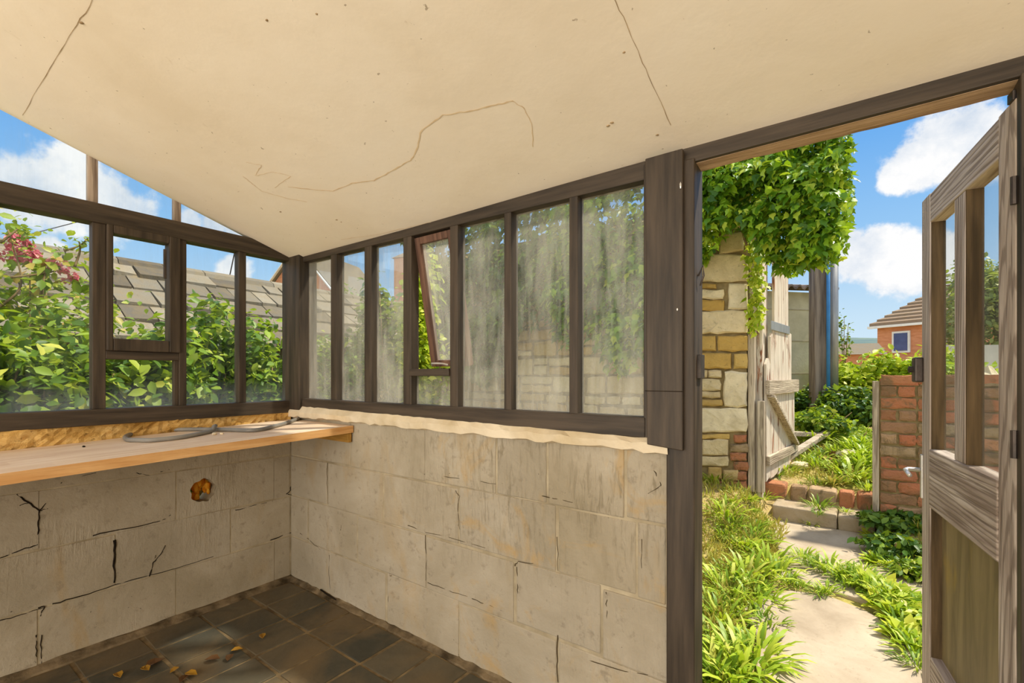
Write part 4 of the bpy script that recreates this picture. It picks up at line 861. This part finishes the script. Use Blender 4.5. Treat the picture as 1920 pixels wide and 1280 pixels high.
# bramble plants in front of the brick wall and beside the path
sh2(1688, 955, 3.35, (.24, .22), 1500, .06, 'leaf_bramble', 'leafy bramble plant growing at the foot of the brick wall', 51)
sh2(1672, 992, 3.05, (.18, .18), 900, .055, 'leaf_bramble', 'small bramble plant at the path edge in front of the larger one', 52)
sh2(1720, 1040, 2.75, (.16, .18), 700, .05, 'leaf_hedge', 'leafy weed bush beside the door edge, below the brambles', 53)
sh2(1712, 1115, 2.30, (.13, .20), 900, .05, 'leaf_weed', 'bright leafy plant sprawling over the path beside the open door', 54)
sh2(1722, 1180, 2.08, (.08, .14), 500, .045, 'leaf_weed', 'smaller bright leafy plant by the foot of the open door', 55)

# red brick house on the right
P1, P2 = np.array(dep(1630, 703, 25)), np.array(dep(1785, 703, 21.7)); d = P2-P1; d[2] = 0; d /= np.linalg.norm(d); ang = math.atan2(d[1], d[0])
hs_ = empty('brick_house', (P1[0], P1[1], 0), ang, label='orange brick house with hipped brown tile roof beyond the bushes', cat='house')
EZ, RZ, LN, DP = 3.80, 5.70, 9.0, 5.2
MB().box(.25, LN-.25, .25, DP-.25, -.2, EZ).build('wall', M['house_brick'], hs_)
mb = MB(); nr = 9
A = [(0, 0, EZ), (LN, 0, EZ), (LN, DP, EZ), (0, DP, EZ)]; Rr = [(1.8, DP/2, RZ), (LN-1.8, DP/2, RZ)]
def lerp(a, b, t): return tuple(a[i]+(b[i]-a[i])*t for i in range(3))
for (a, b, c_, e) in ((A[0], A[1], Rr[1], Rr[0]), (A[2], A[3], Rr[0], Rr[1]), (A[1], A[2], Rr[1], Rr[1]), (A[3], A[0], Rr[0], Rr[0])):
    for i in range(nr):
        t0, t1 = i/nr, (i+1)/nr; p, q, r_, s_ = lerp(a, e, t0), lerp(b, c_, t0), lerp(b, c_, t1), lerp(a, e, t1); up = lambda v, h: (v[0], v[1], v[2]+h)
        mb.hexa([up(p, -.02), up(q, -.02), up(r_, -.02), up(s_, -.02)], [up(p, .16), up(q, .16), up(r_, .06), up(s_, .06)])
mb.bar(Rr[0], (Rr[1][0], Rr[1][1], Rr[1][2]), .25, .30); mb.build('roof', M['house_tile'], hs_)
wn = empty('window'); wn.parent = hs_
MB().box(.98, 1.78, .16, .26, 2.35, 3.45).build('window_frame', M['white'], wn); MB().box(1.08, 1.68, .13, .20, 2.45, 3.35).build('window_pane', M['pane_blue'], wn)
MB().box(-.05, LN+.05, -.10, .04, EZ-.12, EZ+.0).build('gutter', M['white'], hs_); MB().box(3.15, 3.27, .10, .25, 1.0, EZ-.12).build('downpipe', M['white'], hs_); MB().box(2.86, 2.98, -.02, .25, EZ-.5, EZ-.1).build('downpipe', M['white'], hs_)
mb = MB(); mb.tube([(1.95, DP/2, RZ), (1.95, DP/2, RZ+.75)], .025, 6); mb.tube([(1.2, DP/2, RZ+.6), (2.3, DP/2, RZ+.7)], .02, 6)
for i in range(5): mb.tube([(1.25+i*.2, DP/2-.35, RZ+.6), (1.25+i*.2, DP/2+.35, RZ+.62)], .015, 5)
mb.build('aerial', M['black_iron'], hs_)
P1 = dep(1590, 650, 22); lh = empty('low_roof_house', (P1[0], P1[1], 0), .3, label='distant low grey roof between the steel pole and the brick house', cat='house')
MB().box(-1.1, 1.1, -.8, .8, 0, P1[2]-.35).build('wall', M['house_brick'], lh); MB().prism([(-1.2, -1.0, P1[2]-.4), (-1.2, 1.0, P1[2]-.4), (-1.2, 0, P1[2]+.15)], (2.4, 0, 0)).build('roof', M['slate_roof'], lh)
# distant moor
mb = MB(); n = 60; vs = []
for i in range(n+1):
    a = math.radians(-80+160*i/n); h = 24+3*math.sin(i*.5)+2*math.sin(i*1.7)
    for r_, z in ((300, -3), (340, h*.75), (400, h)): vs.append((r_*math.sin(a), r_*math.cos(a), z))
mb.add(vs, [(i*3+j, (i+1)*3+j, (i+1)*3+j+1, i*3+j+1) for i in range(n) for j in range(2)]); struct(mb.build('distant_hill', M['hill'], smooth=True))
# behind the door glass: pale rendered wall, tree, stone heap
P1, P2 = dep(1740, 645, 8.2), dep(1960, 640, 8.0); mb = MB(); mb.bar((P1[0], P1[1], .8), (P2[0], P2[1], .8), .12, 1.85)
tag(mb.build('garden_wall', M['pale_board']), 'pale rendered garden wall seen through the door glass', 'wall')
c = dep(1868, 455, 11.5); tr_ = empty('tree', (c[0], c[1], .6), label='grey green tree seen through the door glass above the pale wall', cat='tree')
P, N = lumps(7000, (0, 0, (c[2]-.6)*.55), (1.2, 1.2, (c[2]-.6)*.46), 22, .45, 0, 61); leaf_mesh('foliage', P, N, .15, M['leaf_tree'], 'oval', tr_); MB().tube([(0, 0, -.2), (.05, 0, 1.2), (0, .1, 2.4)], .12, 8, .04).build('trunk', M['stem'], tr_)
for i, (px, py, d, r_, lab) in enumerate([(1848, 690, 5.6, .17, 'large pale boulder seen through the right door pane'), (1868, 712, 5.4, .15, 'pale boulder low behind the hinge stile glass'), (1778, 715, 5.6, .12, 'pale boulder seen through the left door pane')]):
    c = dep(px, py, d); b = gz(c[0], c[1]); hgt = max(.12, (c[2]-b)/2)
    tag(MB().rock((0, 0, 0), (r_*1.3, r_, hgt*1.02), i+90, 9, 6).build('boulder', M['stone_pale'], loc=(c[0], c[1], b+hgt*.98)), lab, 'stone')

# ------------------------------------------------------------------ weeds along the path
PR_ = [weed('weed_clump', 64, .13, M['leaf_weed'], .7, .75, 1), weed('weed_clump', 70, .11, M['leaf_weed2'], .8, .55, 2), weed('weed_clump', 52, .145, M['leaf_weed'], .6, .95, 3), weed('weed_clump', 60, .10, M['leaf_lime'], .8, .5, 4, 'oval'), weed('weed_clump', 90, .13, M['leaf_dry'], .5, .8, 5)]
used = [False]*5
def put(i, x, y, s, label, group, z=None):
    loc = (x, y, (gz(x, y) if z is None else z) + .004); rz = random.uniform(0, 2*PI)
    if not used[i]:
        o = PR_[i]; used[i] = True; o.location = loc; o.rotation_euler = (0, 0, rz); o.scale = (s, s, s)
    else: o = copy_tree(PR_[i], loc, rz, s)
    return tag(o, label, 'weed', group)
g = random.Random(44)
LA = ('leafy green weed clump on the bank left of the concrete path', 'weeds on the bank left of the path')
n = 0
while n < 52:
    y = 1.85 + 2.5*g.random(); edge = -.52 if y > 3 else -.36
    x = edge - abs(g.gauss(0, .26)) + .03
    if x < -1.25 or (y < 2.0 and x < -.6) or y > 4.25: continue
    put(g.choice([0, 0, 1, 2, 2, 3, 1]), x, y, g.uniform(.45, .9), *LA); n += 1
for px, py, s, i in [(1370,1095,1.3,0), (1400,1075,1.3,2), (1420,1120,1.1,0), (1395,1240,1.35,2), (1420,1215,1.2,0), (1330,1200,1.2,1), (1350,1150,1.1,0), (1440,1050,1.2,2), (1455,1070,1.1,0), (1330,1270,1.3,0), (1440,1160,.8,1), (1380,1270,1.2,2), (1410,1010,1.2,0), (1360,990,1.2,2), (1340,950,1.2,0), (1330,920,1.0,2)]:
    c = on_z(px, py, .03); put(i, c[0], c[1], s, *LA)
LB = ('green weed growing in the crack between the two path slabs', 'weeds in the crack across the path')
for px, py, s, i in [(1505,1045,.7,0), (1530,1062,.75,1), (1555,1070,.95,2), (1575,1080,.8,0), (1600,1088,.9,0), (1625,1095,1.0,1), (1645,1105,1.0,3), (1590,1100,.8,1), (1660,1120,1.0,0), (1500,1100,.55,1), (1480,1095,.6,0), (1535,1115,.5,1), (1550,1110,.55,2), (1618,1070,.6,0)]:
    c = on_z(px, py, .012); put(i, c[0], c[1], s, *LB, z=.010)
LC = ('bright green weed clump along the right edge of the path by the open door', 'weeds on the right edge of the path')
for px, py, s, i in [(1660,1140,1.0,3), (1680,1150,1.0,0), (1700,1165,1.1,3), (1690,1180,1.0,1), (1710,1200,1.1,3), (1715,1225,1.0,0), (1720,1250,.8,1), (1675,1125,1.1,2), (1700,1130,1.1,3), (1720,1150,1.1,0), (1650,1125,.8,1), (1650,1055,.9,3), (1690,1070,1.0,0), (1640,1010,.9,3)]:
    c = on_z(px, py, .012); put(i, c[0], c[1], s*.8, *LC, z=.010)
LD = ('weed tuft growing on and around the gateway steps', 'weeds on the gateway steps')
for k in range(46):
    x = g.uniform(-.62, .12); y = g.uniform(4.5, 6.2); 
    if 4.62 < y < 4.86: y += .26
    zz = .12 if y < 4.65 else None
    if y > 4.9 and k % 2: continue
    if y < 4.65 and g.random() < .5: continue
    put(g.choice([0, 1, 2, 2, 4]), x, y, g.uniform(.6, 1.2), *LD, z=zz)
for k in range(20):
    x = g.uniform(-.42, .2); y = g.uniform(5.85, 6.7); x, y = (g.uniform(-.02, .13), g.uniform(5.15, 5.9)) if k < 6 else (x, y); put(g.choice([0, 1, 2, 2]), x, y, g.uniform(1.3, 2.1), 'tall lush weed clump filling the gateway behind the brick edging', 'tall weeds behind the gateway')
for px, py, s, z in [(1520,985,.55,.0), (1505,975,.5,.0), (1535,965,.45,.12), (1650,945,.7,.12), (1585,960,.4,.12), (1430,935,.8,.12), (1465,925,.8,.12), (1500,915,.6,.2), (1560,905,.5,.25)]:
    c = on_z(px, py, z); put(g.choice([0, 1, 2]), c[0], c[1], s, *LD, z=z)
# fine grass that nobody could count
P = []; D = []
for _ in range(9000):
    r_ = g.random()
    if r_ < .55: y = 1.75+2.58*g.random(); x = -.42-abs(g.gauss(0, .38)); 
    elif r_ < .85: x = g.uniform(-.6, .9); y = g.uniform(4.9, 6.9)
    else: x = .36+abs(g.gauss(0, .25)); y = g.uniform(2.2, 4.35)
    if x < -1.6 or (r_ > .85 and y > 4.35): continue
    P.append((x, y, gz(x, y)+.002)); D.append((g.gauss(0, .5), g.gauss(0, .5), 1.))
P = np.array(P); D = np.array(D); N = np.cross(D, RNG.normal(0, 1, D.shape))
o = leaf_mesh('grass', P, N, .07, M['leaf_dry'], 'blade', None, D, .05); tag(o, 'fine short grass and moss on the soil around the path', 'grass', kind='stuff')

# ================================================================== light, sky, camera
sun = bpy.data.lights.new('sun', 'SUN'); sun.energy = 6.6; sun.angle = math.radians(3.0); sun.color = (1, .93, .80)
so = bpy.data.objects.new('sun', sun); COL.objects.link(so)
from mathutils import Vector
sd = Vector((.45, .43, 1.0)).normalized(); so.rotation_euler = (-sd).to_track_quat('-Z', 'Y').to_euler(); so.location = (5, 5, 12)
ar = bpy.data.lights.new('rear_fill', 'AREA'); ar.shape = 'RECTANGLE'; ar.size = 3.6; ar.size_y = 2.2; ar.energy = 118; ar.color = (1, .90, .76)  # added soft fill at the open rear, brightens the dark room
ao = bpy.data.objects.new('rear_fill', ar); COL.objects.link(ao); ao.location = (-.7, -2.35, 1.25); ao.rotation_euler = (math.radians(96), 0, 0)

w = bpy.data.worlds.new('sky'); bpy.context.scene.world = w; w.use_nodes = True; t = w.node_tree; t.nodes.clear()
class WN(NT):
    def __init__(s, tree): s.t = tree
q = WN(t); out = q.n('ShaderNodeOutputWorld'); bg = q.n('ShaderNodeBackground'); q.l(bg.outputs[0], out.inputs[0])
tc = q.n('ShaderNodeTexCoord').outputs['Generated']; sep = q.n('ShaderNodeSeparateXYZ'); q.l(tc, sep.inputs[0])
sky = q.ramp(sep.outputs['Z'], [(.0, '#dceef9'), (.10, '#c8e4f8'), (.24, '#98c9f5'), (.42, '#64aaf0'), (.75, '#4690e2')])
def unit(px, py): d = np.array(ray(px, py)); return d/np.linalg.norm(d)
nz = q.n('ShaderNodeTexNoise'); q.l(tc, nz.inputs['Vector']); nz.inputs['Scale'].default_value = 9; nz.inputs['Detail'].default_value = 8; nz.inputs['Roughness'].default_value = .62
nz2 = q.n('ShaderNodeTexNoise'); q.l(tc, nz2.inputs['Vector']); nz2.inputs['Scale'].default_value = 5; nz2.inputs['Detail'].default_value = 5
dens = None
CLOUDS = [(1780,270,.10),(1725,300,.075),(1690,325,.05),(1815,240,.07),(1840,275,.08),(1610,480,.075),(1665,490,.085),(1710,500,.08),(1590,455,.05),(1640,465,.06),(1750,490,.08),(30,355,.10),(95,365,.10),(140,350,.09),(210,385,.09),(255,400,.07),(-40,340,.09),(400,420,.06),(440,430,.05),(360,415,.05),(440,505,.05),(90,465,.035)]
for px, py, r in CLOUDS:
    v = q.n('ShaderNodeVectorMath', operation='DISTANCE'); q.l(tc, v.inputs[0]); v.inputs[1].default_value = tuple(unit(px, py))
    x = q.math('SUBTRACT', 1., q.math('DIVIDE', v.outputs['Value'], r*.85)); dens = x if dens is None else q.math('MAXIMUM', dens, x)
dens = q.math('ADD', dens, q.math('MULTIPLY', q.math('SUBTRACT', nz.outputs['Fac'], .5), 1.9))
cl = q.ramp(dens, [(.22, 0.), (.52, 1.)], 'EASE')
gen = q.ramp(nz2.outputs['Fac'], [(.40, 0.), (.60, 1.)])      # unseen bright cloud, added to lift the ambient light
hz = q.math('MAXIMUM', q.ramp(sep.outputs['Z'], [(.5, 0.), (.66, 1.)]), q.ramp(sep.outputs['Y'], [(.35, 1.), (.5, 0.)])) if False else q.ramp(q.math('ADD', sep.outputs['Z'], q.math('MULTIPLY', sep.outputs['Y'], -.6)), [(.48, 0.), (.64, 1.)])
shade = q.ramp(nz.outputs['Fac'], [(.35, '#cfdcec'), (.6, '#ffffff')])
col = q.mix(q.math('MULTIPLY', gen, hz), sky, (1.55, 1.50, 1.42)); col = q.mix(cl, col, shade)
q.l(col, bg.inputs[0]); bg.inputs[1].default_value = 1.0

cam = bpy.data.cameras.new('camera'); co = bpy.data.objects.new('camera', cam); COL.objects.link(co)
cam.sensor_width = 36; cam.lens = F*36/1920; cam.shift_y = (HY-640)/1920; cam.clip_start = .02; cam.clip_end = 2000
co.location = (0, 0, H); co.rotation_euler = (PI/2, 0, TH)
sc = bpy.context.scene; sc.camera = co
sc.view_settings.view_transform = 'Standard'; sc.view_settings.look = 'None'; sc.view_settings.exposure = 0; sc.view_settings.gamma = 1; sc.view_settings.use_curve_mapping = False
sc.cycles.max_bounces = 10; sc.cycles.transparent_max_bounces = 24; sc.cycles.diffuse_bounces = 6
